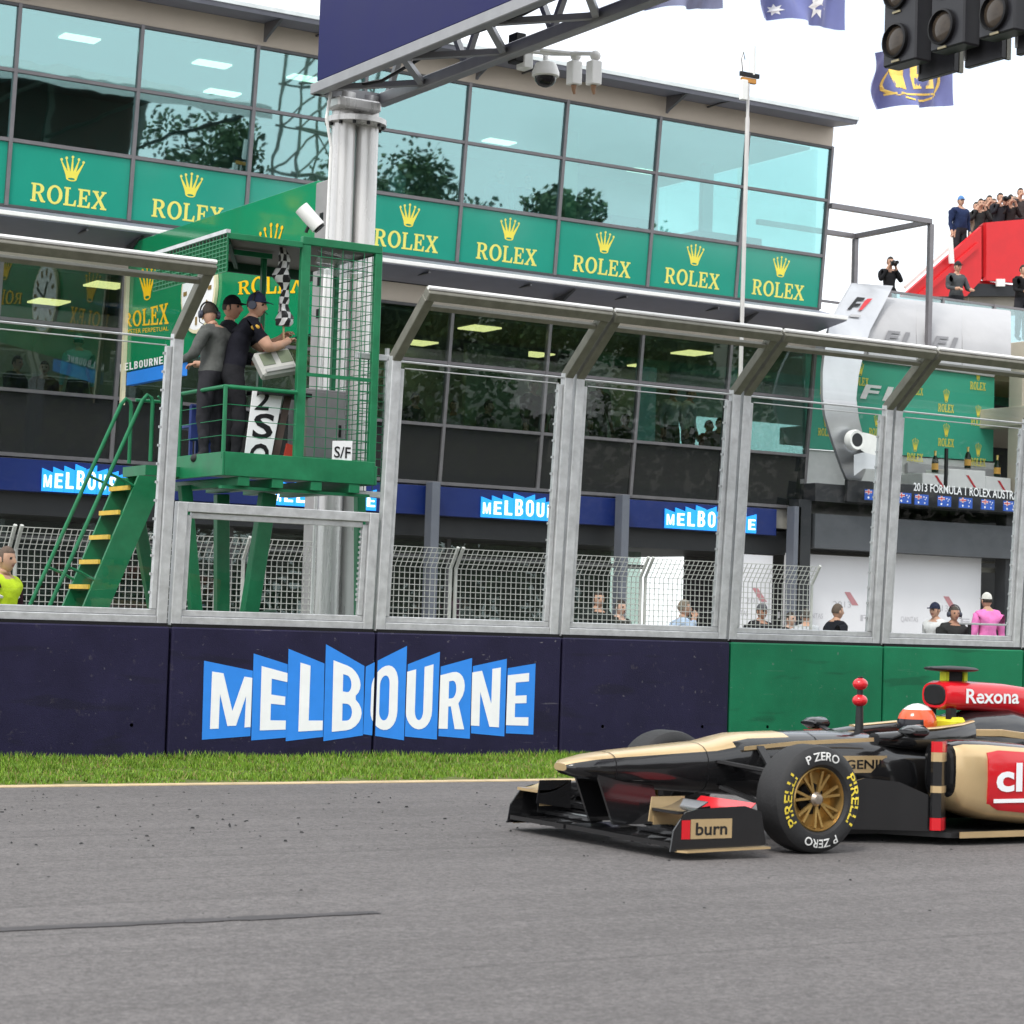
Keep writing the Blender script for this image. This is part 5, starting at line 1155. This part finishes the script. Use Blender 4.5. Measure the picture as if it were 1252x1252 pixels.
# rear wing
cb('rear_wing',MB().box(3.45,3.8,-.5,.5,.86,.90),CB,bevel=.01)
for sg in (-1,1): cb('rear_endplate',MB().prism([(3.3,sg*.5,.35),(3.3,sg*.5,.95),(3.95,sg*.5,.95),(3.95,sg*.5,.25)],(0,sg*.012,0)),CB,fix=True)
for sg in (-1,1):
    for p_,q_ in (((2.8,sg*.2,.45),(3.13,sg*.6,.44)),((3.4,sg*.15,.42),(3.17,sg*.6,.44)),((2.8,sg*.2,.25),(3.13,sg*.6,.22))): cb('suspension_arm',MB().bar(p_,q_,.05,.018),CARB)
# the driver: shoulders and arms in the cockpit, helmet on top
dv=thing('person','driver in an orange and white helmet sitting in the race car','person',(CARX+1.5,CARY,.3))
mb=MB().loft([ring(a,hw,z0,z1,.45,14) for a,hw,z0,z1 in ((-.35,.10,.05,.16),(-.15,.2,.03,.24),(.05,.23,.05,.32),(.12,.2,.1,.36),(.1,.09,.3,.42))]); mb.build('body',mk('black_race_suit',(.02,.02,.022),.8),dv,local=True,smooth=40)
hm=[]
for i in range(13):
    t_=math.pi*i/12; r_=math.sin(t_); hm.append([Vector((.05+.145*r_*math.cos(a)*(1.05 if math.cos(a)<0 else 1),.122*r_*math.sin(a),.445+.142*math.cos(t_)*(1 if t_<1.6 else .95))) for a in [2*math.pi*j/20 for j in range(20)]])
mb=MB(); mb.loft(hm); mb.mi=[0 if i<3 else (2 if (5<=i<=6 and 6<=j<=13) else 1) for i in range(12) for j in range(20)]+[0,1]
mb.build('helmet',[mk('helmet_white',(.75,.74,.72),.2,0,.04,5,coat=.5),mk('helmet_orange_red',(.72,.10,.03),.2,0,.06,5,coat=.5),mk('dark_visor',(.02,.02,.025),.08)],dv,local=True,smooth=60)
# ------------------------------------------------------------------ people (facing +X in their own frame, feet at z=0)
SKIN=lambda c: mk('skin_%d'%int(c[0]*1000),c,.55,0,.06,20)
S1,S2,S3=(.50,.29,.20),(.42,.22,.145),(.58,.36,.27)
def cloth_m(c): return mk('cloth_%d_%d_%d'%tuple(int(v*1000) for v in c),c,.9,0,.16,10,1.0,7,spec=.08)
BASE=dict(pelvis=(0,0,.95),waist=(0,0,1.10),chest=(.01,0,1.30),collar=(0,0,1.42),neck=(.01,0,1.48),skull=(.025,0,1.545),
 shL=(0,.185,1.40),elL=(-.02,.24,1.13),wrL=(.06,.25,.89),haL=(.09,.25,.80),shR=(0,-.185,1.40),elR=(-.02,-.24,1.13),wrR=(.06,-.25,.89),haR=(.09,-.25,.80),
 hiL=(0,.095,.90),knL=(.02,.105,.50),anL=(-.01,.11,.09),toL=(.15,.13,.045),hiR=(0,-.095,.90),knR=(.02,-.105,.50),anR=(-.01,-.11,.09),toR=(.15,-.13,.045))
RAD=dict(pelvis=(.16,.125),waist=(.145,.115),chest=(.19,.135),collar=(.15,.105),neck=(.064,.064),skull=(.062,.062),sh=(.088,.088),el=(.056,.056),wr=(.038,.034),ha=(.042,.022),hi=(.115,.11),kn=(.078,.078),an=(.056,.056),to=(.042,.035))
BONES=[('pelvis','waist'),('waist','chest'),('chest','collar'),('collar','neck'),('neck','skull')]
for s_ in 'LR': BONES+= [('collar','sh'+s_),('sh'+s_,'el'+s_),('el'+s_,'wr'+s_),('wr'+s_,'ha'+s_),('pelvis','hi'+s_),('hi'+s_,'kn'+s_),('kn'+s_,'an'+s_),('an'+s_,'to'+s_)]
def body_mesh(J, look, yaw, fat=1.0):
    names=list(J); idx={k:i for i,k in enumerate(names)}
    me=bpy.data.meshes.new('sk'); me.from_pydata([J[k] for k in names],[(idx[a],idx[b]) for a,b in BONES],[])
    def prep(o):
        o.modifiers.new('s','SKIN'); sv=o.data.skin_vertices[0].data
        for k in names:
            kk=k if k in RAD else k[:2]; r=RAD[kk]; f_=fat if k in('pelvis','waist','chest') else 1
            sv[idx[k]].radius=(r[0]*f_,r[1]*f_); sv[idx[k]].use_root=(k=='pelvis')
        m=o.modifiers.new('u','SUBSURF'); m.levels=2; m.render_levels=2
    r=evaluated(me,prep); bpy.data.meshes.remove(me)
    V=[v.co.copy() for v in r.vertices]; Fc=[tuple(p_.vertices) for p_ in r.polygons]; bpy.data.meshes.remove(r)
    return V,Fc
def cut_hems(V,Fc,J,short):
    me=bpy.data.meshes.new('c'); me.from_pydata(V,[],Fc); bm=bmesh.new(); bm.from_mesh(me); bpy.data.meshes.remove(me)
    cuts=[(J['pelvis'].lerp(J['waist'],.25),J['waist']-J['pelvis'],.3),(J['neck'].lerp(J['skull'],-.45),J['neck']-J['collar'],.13)]
    for s_ in 'LR':
        cuts.append((J['sh'+s_].lerp(J['el'+s_],.62),J['el'+s_]-J['sh'+s_],.1) if short else (J['el'+s_].lerp(J['wr'+s_],.9),J['wr'+s_]-J['el'+s_],.08))
        cuts.append((J['collar'].lerp(J['sh'+s_],.9),J['sh'+s_]-J['collar'],.2))
        cuts.append((J['kn'+s_].lerp(J['an'+s_],.93),J['an'+s_]-J['kn'+s_],.1))
    for c,nv,rad in cuts:
        fs=[f for f in bm.faces if (f.calc_center_median()-c).length<rad]; es={e for f in fs for e in f.edges}; vs={v for f in fs for v in f.verts}
        bmesh.ops.bisect_plane(bm,geom=list(vs)+list(es)+fs,plane_co=c,plane_no=nv)
    from mathutils import noise
    bm.normal_update(); keep=[J[k] for k in ('haL','haR','wrL','wrR','neck','skull')]
    for v in bm.verts:
        w=min(1,max(0,(min((v.co-q).length for q in keep)-.07)/.06))
        v.co+=v.normal*w*(noise.noise(v.co*8)*.016+noise.noise(v.co*19+Vector((3,1,5)))*.008)
    bm.verts.index_update(); r=([v.co.copy() for v in bm.verts],[tuple(v.index for v in f.verts) for f in bm.faces]); bm.free(); return r
def seg_d(p,a,b):
    ab=b-a; t_=max(0,min(1,(p-a).dot(ab)/max(1e-9,ab.length_squared))); return (p-(a+ab*t_)).length,t_
def person(label, loc, rz, shirt, trousers=(.03,.03,.035), skin=S1, pose=None, hair=(.03,.022,.016), hat=None, headset=False, short=False, vest=None, group=None, look=0, nod=0, scale=1.0, fat=1.0, bald=False, extra=None, white_back=False, glasses=False):
    J={k:Vector(v) for k,v in BASE.items()}
    for k,v in (pose or {}).items(): J[k]=Vector(v)
    t_=thing('person',label,'person',loc,rz,group)
    t_.scale=(scale,)*3
    V,Fc=body_mesh(J,look,rz,fat)
    mats=[cloth_m(shirt),cloth_m(trousers),SKIN(skin),mk('black_shoe',(.02,.02,.02),.5),mk('eye_dark',(.02,.015,.012),.3),mk('lip',(.35,.13,.11),.5),cloth_m(vest or shirt),WHITEPRINT]
    V,Fc=cut_hems(V,Fc,J,short)
    hemv=(J['waist']-J['pelvis']).normalized(); hemp=J['pelvis'].lerp(J['waist'],.25)
    mb=MB(); mi=[]
    for f_ in Fc:
        c=sum((V[i] for i in f_),Vector())/len(f_); best=min(((seg_d(c,J[a],J[b])+((a,b),)) for a,b in BONES),key=lambda q:q[0]); a,b=best[2]; tt=best[1]
        if b in('pelvis','waist','chest','collar') or b[:2]=='sh': m=0
        elif b=='neck': m=0 if (c-J['neck'].lerp(J['skull'],-.45)).dot(J['neck']-J['collar'])<0 else 2
        elif b=='skull': m=2
        elif b[:2]=='el': m=2 if short and tt>.62 else 0
        elif b[:2]=='wr': m=2 if short or tt>.9 else 0
        elif b[:2]=='ha': m=2
        elif b[:2]=='to': m=3
        elif b[:2]=='an': m=1 if tt<.93 else 3
        else: m=1
        if b in('waist','chest','collar') or b[:2] in('hi',) or (b[:2]=='kn' and tt<.3): m=0 if (c-hemp).dot(hemv)>0 else 1
        if vest and m==0 and all((c-J['collar'].lerp(J['sh'+s_],.9)).dot(J['sh'+s_]-J['collar'])<0 for s_ in 'LR') and b[:2]!='wr' and not (b[:2]=='el' and tt>.5): m=6
        if white_back and m==0 and b in('chest','collar','waist') and c.y>.02 and c.z>1.1 and c.y<.11: m=7
        mi.append(m)
    mb.add(V,Fc,mi)
    # head: one shaped surface set on the neck
    H=J['skull']+Vector((.012,0,.075)); RM=Matrix.Translation(H)@Matrix.Rotation(look,4,'Z')@Matrix.Rotation(nod,4,'Y')
    nu,nv=22,16; vs=[];fm=[]
    def hp(i,j,k=1.0):
        t2=math.pi*i/nv; a=2*math.pi*j/nu; st,ct=math.sin(t2),math.cos(t2); x,y,z=math.cos(a)*st,math.sin(a)*st,ct
        jaw=1-.30*max(0,-z)**1.2; px,py,pz=.098*x*(1 if x<0 else .96),.076*y*jaw,.122*z
        if z<0 and x<0: px*=1-.35*(-z)
        g=lambda cy,cz,sy,sz:math.exp(-((py-cy)/sy)**2-((pz-cz)/sz)**2)
        if x>0:
            px+=.028*g(0,-.022,.012,.022)+.012*g(0,.0,.009,.03)+.010*g(0,-.095,.022,.02)+.006*g(0,.032,.05,.012)-.012*g(.032,.006,.016,.013)-.012*g(-.032,.006,.016,.013)+.006*g(0,-.06,.025,.012)
        return Vector((px*k,py*k,pz*k))
    for i in range(1,nv):
        for j in range(nu): vs.append(RM@hp(i,j))
    top=len(vs); vs+=[RM@hp(0,0),RM@hp(nv,0)]
    fs=[(i*nu+j,(i+1)*nu+j,(i+1)*nu+(j+1)%nu,i*nu+(j+1)%nu) for i in range(nv-2) for j in range(nu)]
    fm=[]
    for i in range(nv-2):
        for j in range(nu):
            c=RM.inverted()@((vs[i*nu+j]+vs[(i+1)*nu+(j+1)%nu])/2); m=2
            if c.x>.06:
                if abs(abs(c.y)-.033)<.013 and abs(c.z-.006)<.009: m=4
                if abs(c.y)<.024 and abs(c.z+.062)<.009: m=5
            fm.append(m)
    fs+=[(top,j,(j+1)%nu) for j in range(nu)]+[(top+1,(nv-2)*nu+(j+1)%nu,(nv-2)*nu+j) for j in range(nu)]; fm+=[2]*(2*nu)
    mb.add(vs,fs,fm)
    for sg in (-1,1): 
        eb=MB(RM).ball((-.005,sg*.079,-.008),(.019,.008,.032),8,6); mb.add(eb.v,eb.f,2)
    # fingers: four unequal bent fingers and a thumb from the side of the palm
    for s_ in 'LR':
        w,h=J['wr'+s_],J['ha'+s_]; d=(h-w).normalized(); up=Vector((0,0,1)); sd=d.cross(up)
        if sd.length<.2: sd=Vector((1,0,0))
        sd.normalize(); nn=sd.cross(d).normalized(); cur=(pose or {}).get('curl'+s_,None); bend=.5
        if abs(d.z)>.75: sd=Vector((1,0,0)); sd=(sd-d*sd.dot(d)).normalized(); nn=sd.cross(d)*(-1 if s_=='L' else 1)
        for q,(o_,ln) in enumerate(((-.03,.068),(-.01,.078),(.01,.073),(.029,.058))):
            p0=h+sd*o_*.9-d*.01; p1=h+sd*o_*1.1+d*ln*.45-nn*.008; p2=h+sd*o_*1.1+d*ln*.8-nn*.03; p3=h+sd*o_*1.05+d*ln*.85-nn*.055
            mb.tube([p0,p1,p2,p3],[.0105,.0095,.0085,.0065],6,2)
        p0=h-sd*.025-d*.04; mb.tube([p0,p0-sd*.03+d*.025-nn*.01,p0-sd*.035+d*.06-nn*.025],[.0125,.011,.008],6,2)
    ob=mb.build('body',mats,t_,local=True,smooth=70)
    # hair, hats, headsets
    if not bald or hat:
        vs=[];K=1.07
        for i in range(0,10):
            for j in range(nu):
                p_=hp(max(i,.01),j,K)
                if p_.x>.03 and p_.z<.052: p_=hp(max(i,.01),j,.9)
                if p_.x<=.03 and p_.z<-.055: p_=hp(max(i,.01),j,.9)
                vs.append(RM@p_)
        hf=[(i*nu+j,(i+1)*nu+j,(i+1)*nu+(j+1)%nu,i*nu+(j+1)%nu) for i in range(9) for j in range(nu)]
        MB().add(vs,hf).build('hair',mk('hair_%d'%int(hair[0]*1000),hair,.7,0,.3,60,.4,150),t_,local=True,smooth=60)
    if hat:
        vs=[]
        for i in range(0,7):
            for j in range(nu): 
                p_=hp(max(i,.01),j,1.14)
                if i==6: p_.z=.030
                vs.append(RM@p_)
        hf=[(i*nu+j,(i+1)*nu+j,(i+1)*nu+(j+1)%nu,i*nu+(j+1)%nu) for i in range(6) for j in range(nu)]
        ht=MB().add(vs,hf).build('cap',cloth_m(hat),t_,local=True,smooth=60)
        MB(RM).add([(.085,-.06,.036),(.12,-.062,.038),(.165,-.035,.028),(.178,0,.026),(.165,.035,.028),(.12,.062,.038),(.085,.06,.036),(.085,-.06,.046),(.12,-.062,.046),(.165,-.035,.036),(.178,0,.034),(.165,.035,.036),(.12,.062,.046),(.085,.06,.046)],[(0,1,2,3,4,5,6),(13,12,11,10,9,8,7)]+[(i,i+7,i+8,i+1) for i in range(6)]).build('brim',cloth_m(hat),ht,local=True)
    if headset:
        hs=MB(RM); hs.tube([(0,.098*math.cos(a),.02+.125*math.sin(a)) for a in [math.pi*k/12 for k in range(13)]],.010,6)
        h_=hs.build('headset',BLACK,t_,local=True,smooth=40)
        for sg in (-1,1): MB(RM).lathe([(.02,-.018),(.042,-.016),(.045,.0),(.038,.02)],(0,sg*.096,-.008),'y',14).build('ear_cup',mk('dark_blue_grey_plastic',(.05,.055,.08),.4),h_,local=True,smooth=40)
        MB(RM).tube([(.02,.11,-.02),(.08,.09,-.06),(.11,.04,-.07)],.005,5).build('microphone',BLACK,h_,local=True)
    if extra: extra(t_,J,RM)
    return t_
def photocam(t_,J,RM):
    c=(J['haL']+J['haR'])/2+Vector((.04,0,.03)); MB().box(c.x-.04,c.x+.04,c.y-.07,c.y+.07,c.z-.045,c.z+.05).build('camera_body',BLACK,None,local=True)
def give_camera(label,t_,off=(.16,0,1.56),rz=None,ln=.16):
    M_=Matrix.Translation(t_.location)@Matrix.Rotation(t_.rotation_euler.z,4,'Z')@Matrix.Diagonal((*t_.scale,1)); p_=M_@Vector(off)
    c=thing('photo_camera',label,'camera',p_,t_.rotation_euler.z,group='cameras held by photographers')
    MB().box(-.035,.035,-.07,.07,-.045,.045).build('body',BLACK,c,local=True,bevel=.008); MB().lathe([(.035,.036),(.04,.036+ln*.5),(.042,.036+ln),(.034,.036+ln)],(0,0,0),'x',14).build('lens',BLACK,c,local=True,smooth=40); MB().box(-.03,.02,-.03,.03,.046,.07).build('viewfinder',BLACK,c,local=True); return c
SHOOT=dict(elL=(.14,.22,1.20),wrL=(.20,.07,1.46),haL=(.235,.045,1.53),elR=(.10,-.25,1.20),wrR=(.15,-.10,1.47),haR=(.185,-.075,1.54))
REST=dict(elL=(.06,.26,1.14),wrL=(.30,.18,1.10),haL=(.38,.15,1.10),elR=(.06,-.26,1.14),wrR=(.30,-.18,1.10),haR=(.38,-.15,1.10))
# --- on the stand
LEAN=dict(pelvis=(-.10,0,.94),waist=(-.07,0,1.09),chest=(-.01,0,1.28),collar=(.04,0,1.405),neck=(.075,0,1.46),skull=(.11,0,1.525),shL=(.04,.19,1.38),shR=(.04,-.19,1.38),
 elL=(.24,.26,1.20),wrL=(.40,.08,1.30),haL=(.44,.035,1.345),elR=(.22,-.25,1.15),wrR=(.41,-.08,1.24),haR=(.47,-.03,1.285),hiL=(-.10,.095,.88),hiR=(-.10,-.095,.88),knL=(-.06,.11,.49),anL=(-.12,.12,.09),toL=(.04,.14,.045),knR=(-.02,-.11,.49),anR=(-.06,-.12,.09),toR=(.10,-.14,.045))
def mtrim(t_,J,RM):
    MB().box(.17,.178,-.14,-.12,.98,1.1).build('pass_card',mk('pink_pass',(.75,.25,.45),.5),t_,local=True)
    MB().ball((.07,-.262,1.35),(.045,.022,.03),10,6).build('shoulder_patch',mk('gold_red_patch',(.6,.35,.05),.6),t_,local=True,smooth=40)
    MB().tube([(.17,-.02,1.42),(.21,-.06,1.3),(.19,-.12,1.12)],.006,5).build('lanyard',mk('red_lanyard',(.4,.03,.05),.7),t_,local=True)
person('marshal in navy cap and headset leaning on the rail and holding the chequered flag',(9.23,20.28,2.80),R(-14),(.014,.014,.02),(.02,.02,.023),S1,LEAN,hat=(.03,.035,.07),headset=True,short=True,look=R(-34),nod=R(6),extra=mtrim)
person('person in dark cap and black and white jacket behind the leaning marshal',(9.27,20.75,2.80),R(-20),(.02,.02,.025),skin=S2,pose=REST,hat=(.012,.012,.014),look=R(-30),white_back=True,scale=1.0)
person('person with headphones and grey jacket, back turned, at the platform corner',(8.98,20.42,2.80),R(120),(.10,.105,.10),skin=S1,pose=dict(REST,**{'skull':(.06,0,1.535)}),headset=True,look=R(-40),nod=R(20),scale=.93)
# --- pit lane and pit wall
hv=on_y(5,668,23.4)
def vestbands(t_,J,RM):
    for z in (1.12,1.27): MB().tube([(.128*math.cos(a)+.003,.168*math.sin(a),z) for a in [2*math.pi*k/24 for k in range(25)]],.02,6).build('reflective_band',WHITE,t_,local=True,smooth=40)
person('steward in yellow hi-vis vest standing at the left edge behind the fence',(hv.x,23.4,0),R(-60),(.05,.02,.03),pose=dict(elR=(.05,-.30,1.2),wrR=(.22,-.2,1.14),haR=(.3,-.16,1.14)),vest=(.55,.72,.03),hair=(.12,.08,.06),short=False,extra=vestbands,scale=hv.z/1.745)
def pitman(label,px,py,Y,rz,shirt,**k):
    p_=on_y(px,py,Y); z=p_.z+.0  # py: top of the head
    sc_=k.pop('fix',None) or 1.0
    z0=z-1.745*sc_
    return person(label,(p_.x,Y,max(0,z0) if z0>.05 else 0),rz,shirt,scale=z/1.745 if z0<=.05 else sc_,**k)
pitman('dark-haired person in black, left of two faces behind the mesh',731,722,26.6,R(-100),(.015,.02,.018),skin=S1)
pitman('shorter dark-clothed person, right of two faces behind the mesh',757,733,27.2,R(-80),(.03,.03,.025),skin=S3)
cm=pitman('photographer in pale blue shirt raising a camera at the pit fence',834,733,25.9,R(-15),(.42,.52,.68),skin=S1,pose=SHOOT,hair=(.2,.16,.12),fat=1.15)
give_camera('black camera with long lens raised by the man in the blue shirt',cm,(.25,0,1.56),ln=.22)
pitman('person in black at the pit fence just left of the tall post',884,727,26.4,R(-60),(.02,.02,.02),skin=S2,pose=REST)
pitman('person in helmet-like grey cap in front of the left white screen',930,738,27.0,R(-90),(.02,.02,.022),skin=S2,hat=(.10,.10,.11))
pitman('dark-haired person in black, left of the fence end post',965,748,27.5,R(-80),(.02,.02,.02),skin=S3)
pitman('person in pale grey top touching the fence end post',986,744,27.0,R(60),(.45,.46,.48),skin=S1,hair=(.06,.05,.04))
pitman('balding man in black jacket in front of the widest white screen',1022,738,27.6,R(-5),(.012,.013,.018),skin=S1,hair=(.10,.07,.05),fat=1.05)
pitman('man in navy cap and white shirt in front of the right screen',1145,737,27.0,R(190),(.62,.62,.62),skin=S1,hat=(.02,.025,.05))
pitman('person with blue headphones bending beside the navy cap',1166,741,26.4,R(-110),(.03,.03,.03),skin=S2,headset=True,hair=(.06,.05,.05))
pk=pitman('person in white cap and pink jacket, back turned, at the right',1208,725,26.0,R(75),(.75,.20,.48),skin=S1,hat=(.62,.6,.56),fat=1.1)
ck_=thing('pit_counter','low grey counter rail beside the pink jacket','counter',(24.4,25.4,0))
a_=on_y(1178,762,25.4).x; b_=on_y(1240,762,25.4).x; zc=on_y(1200,762,25.4).z
MB().box(a_,b_,25.2,25.5,zc-.03,zc).build('top',mk('grey_counter',(.4,.4,.41),.5),ck_,bevel=.005)
for x in (a_+.05,b_-.05): MB().box(x-.02,x+.02,25.3,25.34,0,zc-.031).build('leg',BLACK,ck_)
# --- behind the glass
p_=on_y(488,190,33.7); person('man in white shirt seated at the upper window right of the white column',(p_.x,33.75,p_.z-1.745),R(-40),(.80,.82,.82),skin=S2,look=R(20))
for px,py,lb,c in ((612,206,'grey-haired guest behind the upper glass, left of two',(.35,.4,.45)),(645,212,'guest in dark jacket behind the upper glass, right of two',(.12,.14,.17))):
    p_=on_y(px,py,34.6); person(lb,(p_.x,34.6,p_.z-1.745),R(-100),c,skin=S3,hair=(.3,.28,.26))
for px,py,lb,c,rz in ((651,464,'left of two people in black standing by the green partition',(.02,.022,.03),-70),(684,464,'right of two people in black standing by the green partition',(.022,.022,.025),-120),(822,472,'left of two people in white shirts behind the first-floor glass',(.5,.52,.5),-90),(843,474,'right of two people in white shirts behind the first-floor glass',(.55,.56,.54),-60),(733,462,'dark figure with raised camera behind the first-floor glass',(.02,.02,.02),-90)):
    p_=on_y(px,py,34.9); person(lb,(p_.x,34.9,max(3.69,p_.z-1.745)),R(rz),c,skin=S2)
p_=on_y(97,408,34.3); person('person in pale teal hooded jacket behind the first-floor glass at left',(p_.x,34.3,max(3.69,p_.z-1.745)),R(80),(.25,.55,.50),skin=S1,hat=(.25,.55,.50))
# --- on the far terrace and red platform
for px,py,Y,lb,c,rz,ps_,hat in ((1088,314,36.7,'photographer in black jacket aiming a camera on the terrace',(.02,.02,.022),-110,SHOOT,None),(1170,320,36.7,'photographer in grey jacket looking down at his camera on the terrace',(.07,.075,.08),-100,REST,(.03,.03,.03)),
   (1174,240,38.9,'man in blue cap and navy coat coming down the red stair',(.02,.03,.075),-100,None,(.10,.22,.45)),
   (1199,243,39.3,'photographer at the left end of the red platform',(.03,.03,.03),-120,SHOOT,None),(1209,239,40,'second photographer from the left on the red platform',(.02,.02,.02),-110,SHOOT,None),(1222,236,39.4,'dark-haired photographer in the middle of the red platform',(.025,.025,.03),-100,SHOOT,None),(1235,238,39.3,'photographer second from the right edge on the red platform',(.03,.025,.025),-110,SHOOT,None),(1247,230,40,'tall fair photographer at the right edge on the red platform',(.06,.05,.05),-110,SHOOT,None),
   (1250,324,36.7,'person in black at the right edge below the red platform',(.015,.015,.016),-90,REST,None)):
    p_=on_y(px,py,Y); t_=person(lb,(p_.x,Y,p_.z-1.745),R(rz),c,skin=S1,pose=ps_,hat=hat,fat=1.3 if px==1174 else 1.05)
    if ps_ is SHOOT and px in (1088,1222): give_camera('black camera held by the '+('photographer in black jacket on the terrace' if px==1088 else 'dark-haired photographer on the red platform'),t_,(.25,0,1.56))

for k,(px,py,Y,c,hr) in enumerate(((1193,247,41,(.16,.12,.09),.05),(1204,244,41.2,(.32,.26,.2),.02),(1214,243,41.3,(.04,.07,.16),.10),(1228,240,41,(.4,.07,.06),.02),(1240,240,41.2,(.25,.25,.27),.25),(1217,247,40.6,(.45,.43,.40),.03),(1243,250,40.5,(.03,.03,.03),.03),(1230,251,40.7,(.08,.09,.11),.06))):
    p_=on_y(px,py,Y); person(['onlooker in brown coat','onlooker in tan jacket','onlooker in dark blue coat','onlooker in dull red top','fair-haired onlooker in grey coat','onlooker in light grey sweater','onlooker in black top','onlooker in blue-grey jacket'][k]+' in the rear of the crowd on the red platform',(p_.x,Y,p_.z-1.745),R(-110+9*(k%4)),c,skin=(S1,S2,S3)[k%3],pose=SHOOT if k%3==0 else None,hair=(hr,hr*.8,hr*.6),group='crowd on the red platform')
for k,(px,py,Y,c,rz) in enumerate(((507,470,35.6,(.05,.05,.06),-80),(556,468,36.2,(.30,.32,.33),-120),(597,455,35.8,(.04,.07,.06),-60),(612,470,36.4,(.20,.06,.05),-100),(765,476,36.0,(.05,.05,.05),-90),(866,486,35.8,(.22,.05,.05),-70),(880,492,35.2,(.10,.04,.04),-110),(20,428,35.6,(.05,.05,.07),-60),(55,432,36.0,(.12,.06,.05),-110),(160,438,36.2,(.3,.3,.3),-80))):
    p_=on_y(px,py,Y); person(['guest in dark grey','guest in pale grey shirt','guest in dark green top','guest in dull red top','guest in black','guest in red jacket','guest in maroon jacket','guest in navy','guest in brown jacket','guest in light grey'][k]+' standing behind the first-floor glass',(p_.x,Y,3.69),R(rz),c,skin=(S1,S2,S3)[k%3],pose=REST if k%2 else None,group='guests behind the first-floor glass')
# ------------------------------------------------------------------ the far side of the track, seen only as reflections in the glass
Gs=thing('grandstand','open grandstand with white roof across the track, reflected in the upper left windows','grandstand',(34,-30,0))
DG=mk('dark_seating',(.05,.055,.06),.8,0,.4,1.5); 
for k in range(14): MB().box(22,40,-24-k*.9,-23.1-k*.9,0,1.2+k*.55).build('seat_row',DG,Gs)
MB().prism([(21.5,-22.5,12.6),(21.5,-38,14.0),(21.5,-38,14.5),(21.5,-22.5,13.1)],(19,0,0)).build('roof',WHITE,Gs,fix=True)
MB().box(22,40,-37.6,-37.4,0,13.9).build('rear_screen',mk('rust_red_screen',(.12,.06,.05),.8,0,.2,1),Gs)
for x in (22,26.5,31,35.5,40): MB().bar((x,-36.5,0),(x,-36.5,13.7),.25,.25).build('column',GALV2,Gs); MB().bar((x,-36.5,11),(x,-24,12.8),.14,.14).build('roof_strut',GALV2,Gs)
Sf=thing('scaffold_tower','tall scaffold tower across the track, reflected in the upper windows','scaffold',(43,-23,0))
for x in (41.6,43.4,45.0):
    for y in (-24,-22): MB().tube([(x,y,0),(x,y,19)],.07,6).build('standard',GALV2,Sf)
for k in range(10):
    z=1+k*1.9
    for y in (-24,-22): MB().tube([(41.4,y,z),(45.2,y,z)],.06,6).build('ledger',GALV2,Sf); MB().tube([(41.6,y,z),(43.4,y,z+1.9)],.05,6).build('brace',GALV2,Sf); MB().tube([(45.0,y,z),(43.4,y,z+1.9)],.05,6).build('brace',GALV2,Sf)
LEAF=[mk('foliage_dark',(.055,.085,.035),.7,0,.4,1.5),mk('foliage_mid',(.09,.13,.05),.7,0,.4,1.5)]; BARK=mk('bark',(.09,.07,.05),.9,0,.3,4,.3)
def tree(x,y,h,r,label):
    t_=thing('tree',label,'tree',(x,y,0),group='trees across the track reflected in the glass')
    mb=MB().tube([(x,y,0),(x+.1,y,h*.35),(x,y+.1,h*.6)],[.32,.24,.12],8)
    for k in range(5):
        a=k*1.3; mb.tube([(x,y,h*.4),(x+math.cos(a)*r*.5,y+math.sin(a)*r*.5,h*.62),(x+math.cos(a)*r*.8,y+math.sin(a)*r*.8,h*.75)],[.12,.08,.03],6)
    mb.build('trunk',BARK,t_)
    vs=[];fs=[];mi=[]
    cl=[(random.gauss(0,.42)*r,random.gauss(0,.42)*r,h*random.uniform(.30,.92),r*random.uniform(.25,.45)) for _ in range(30)]
    for _ in range(6500):
        cx,cy,cz,cr=random.choice(cl); d=Vector((random.gauss(0,1),random.gauss(0,1),random.gauss(0,.8))).normalized()*cr*random.random()**.4
        p_=Vector((x+cx,y+cy,cz))+d; u=Vector((random.uniform(-1,1),random.uniform(-1,1),random.uniform(-1,1))).normalized()*.15; v=u.orthogonal().normalized()*.12; o_=len(vs)
        vs+=[p_-u,p_+v,p_+u,p_-v]; fs.append((o_,o_+1,o_+2,o_+3)); mi.append(random.random()<.4)
    MB().add(vs,fs,[int(i) for i in mi]).build('crown',LEAF,t_)
for k,(x,y,h,r) in enumerate(((48,-26,9.8,3.2),(54,-30,10.5,3.6),(57,-24,12.0,3.2),(62,-33,10.5,3.8),(66,-27,9.5,3.2),(71,-36,10.5,4),(76,-29,9,3.5),(83,-38,10,4),(90,-32,10,4),(16,-30,13,4),(10,-27,12,3.5),(36,-45,15,4.5),(47,-44,14,4.5),(60,-46,14,4.5))):
    tree(x,y,h,r,'leafy dark green tree across the track, seen only as a reflection in the windows')
hd=MB(); vs=[];fs=[];mi=[]
for _ in range(9000):
    p_=Vector((random.uniform(0,95),random.uniform(-22,-20.6),random.random()**.8*3.4)); u=Vector((random.uniform(-1,1),random.uniform(-1,1),random.uniform(-1,1))).normalized()*.2; v=u.orthogonal().normalized()*.15; o_=len(vs); vs+=[p_-u,p_+v,p_+u,p_-v]; fs.append((o_,o_+1,o_+2,o_+3)); mi.append(int(random.random()<.4))
o=MB().add(vs,fs,mi).build('hedge',LEAF,None); o['kind']='stuff'; tag(o,'dark spectator hedge across the track seen in reflections','hedge')
bpy.data.scenes.remove(TMP)
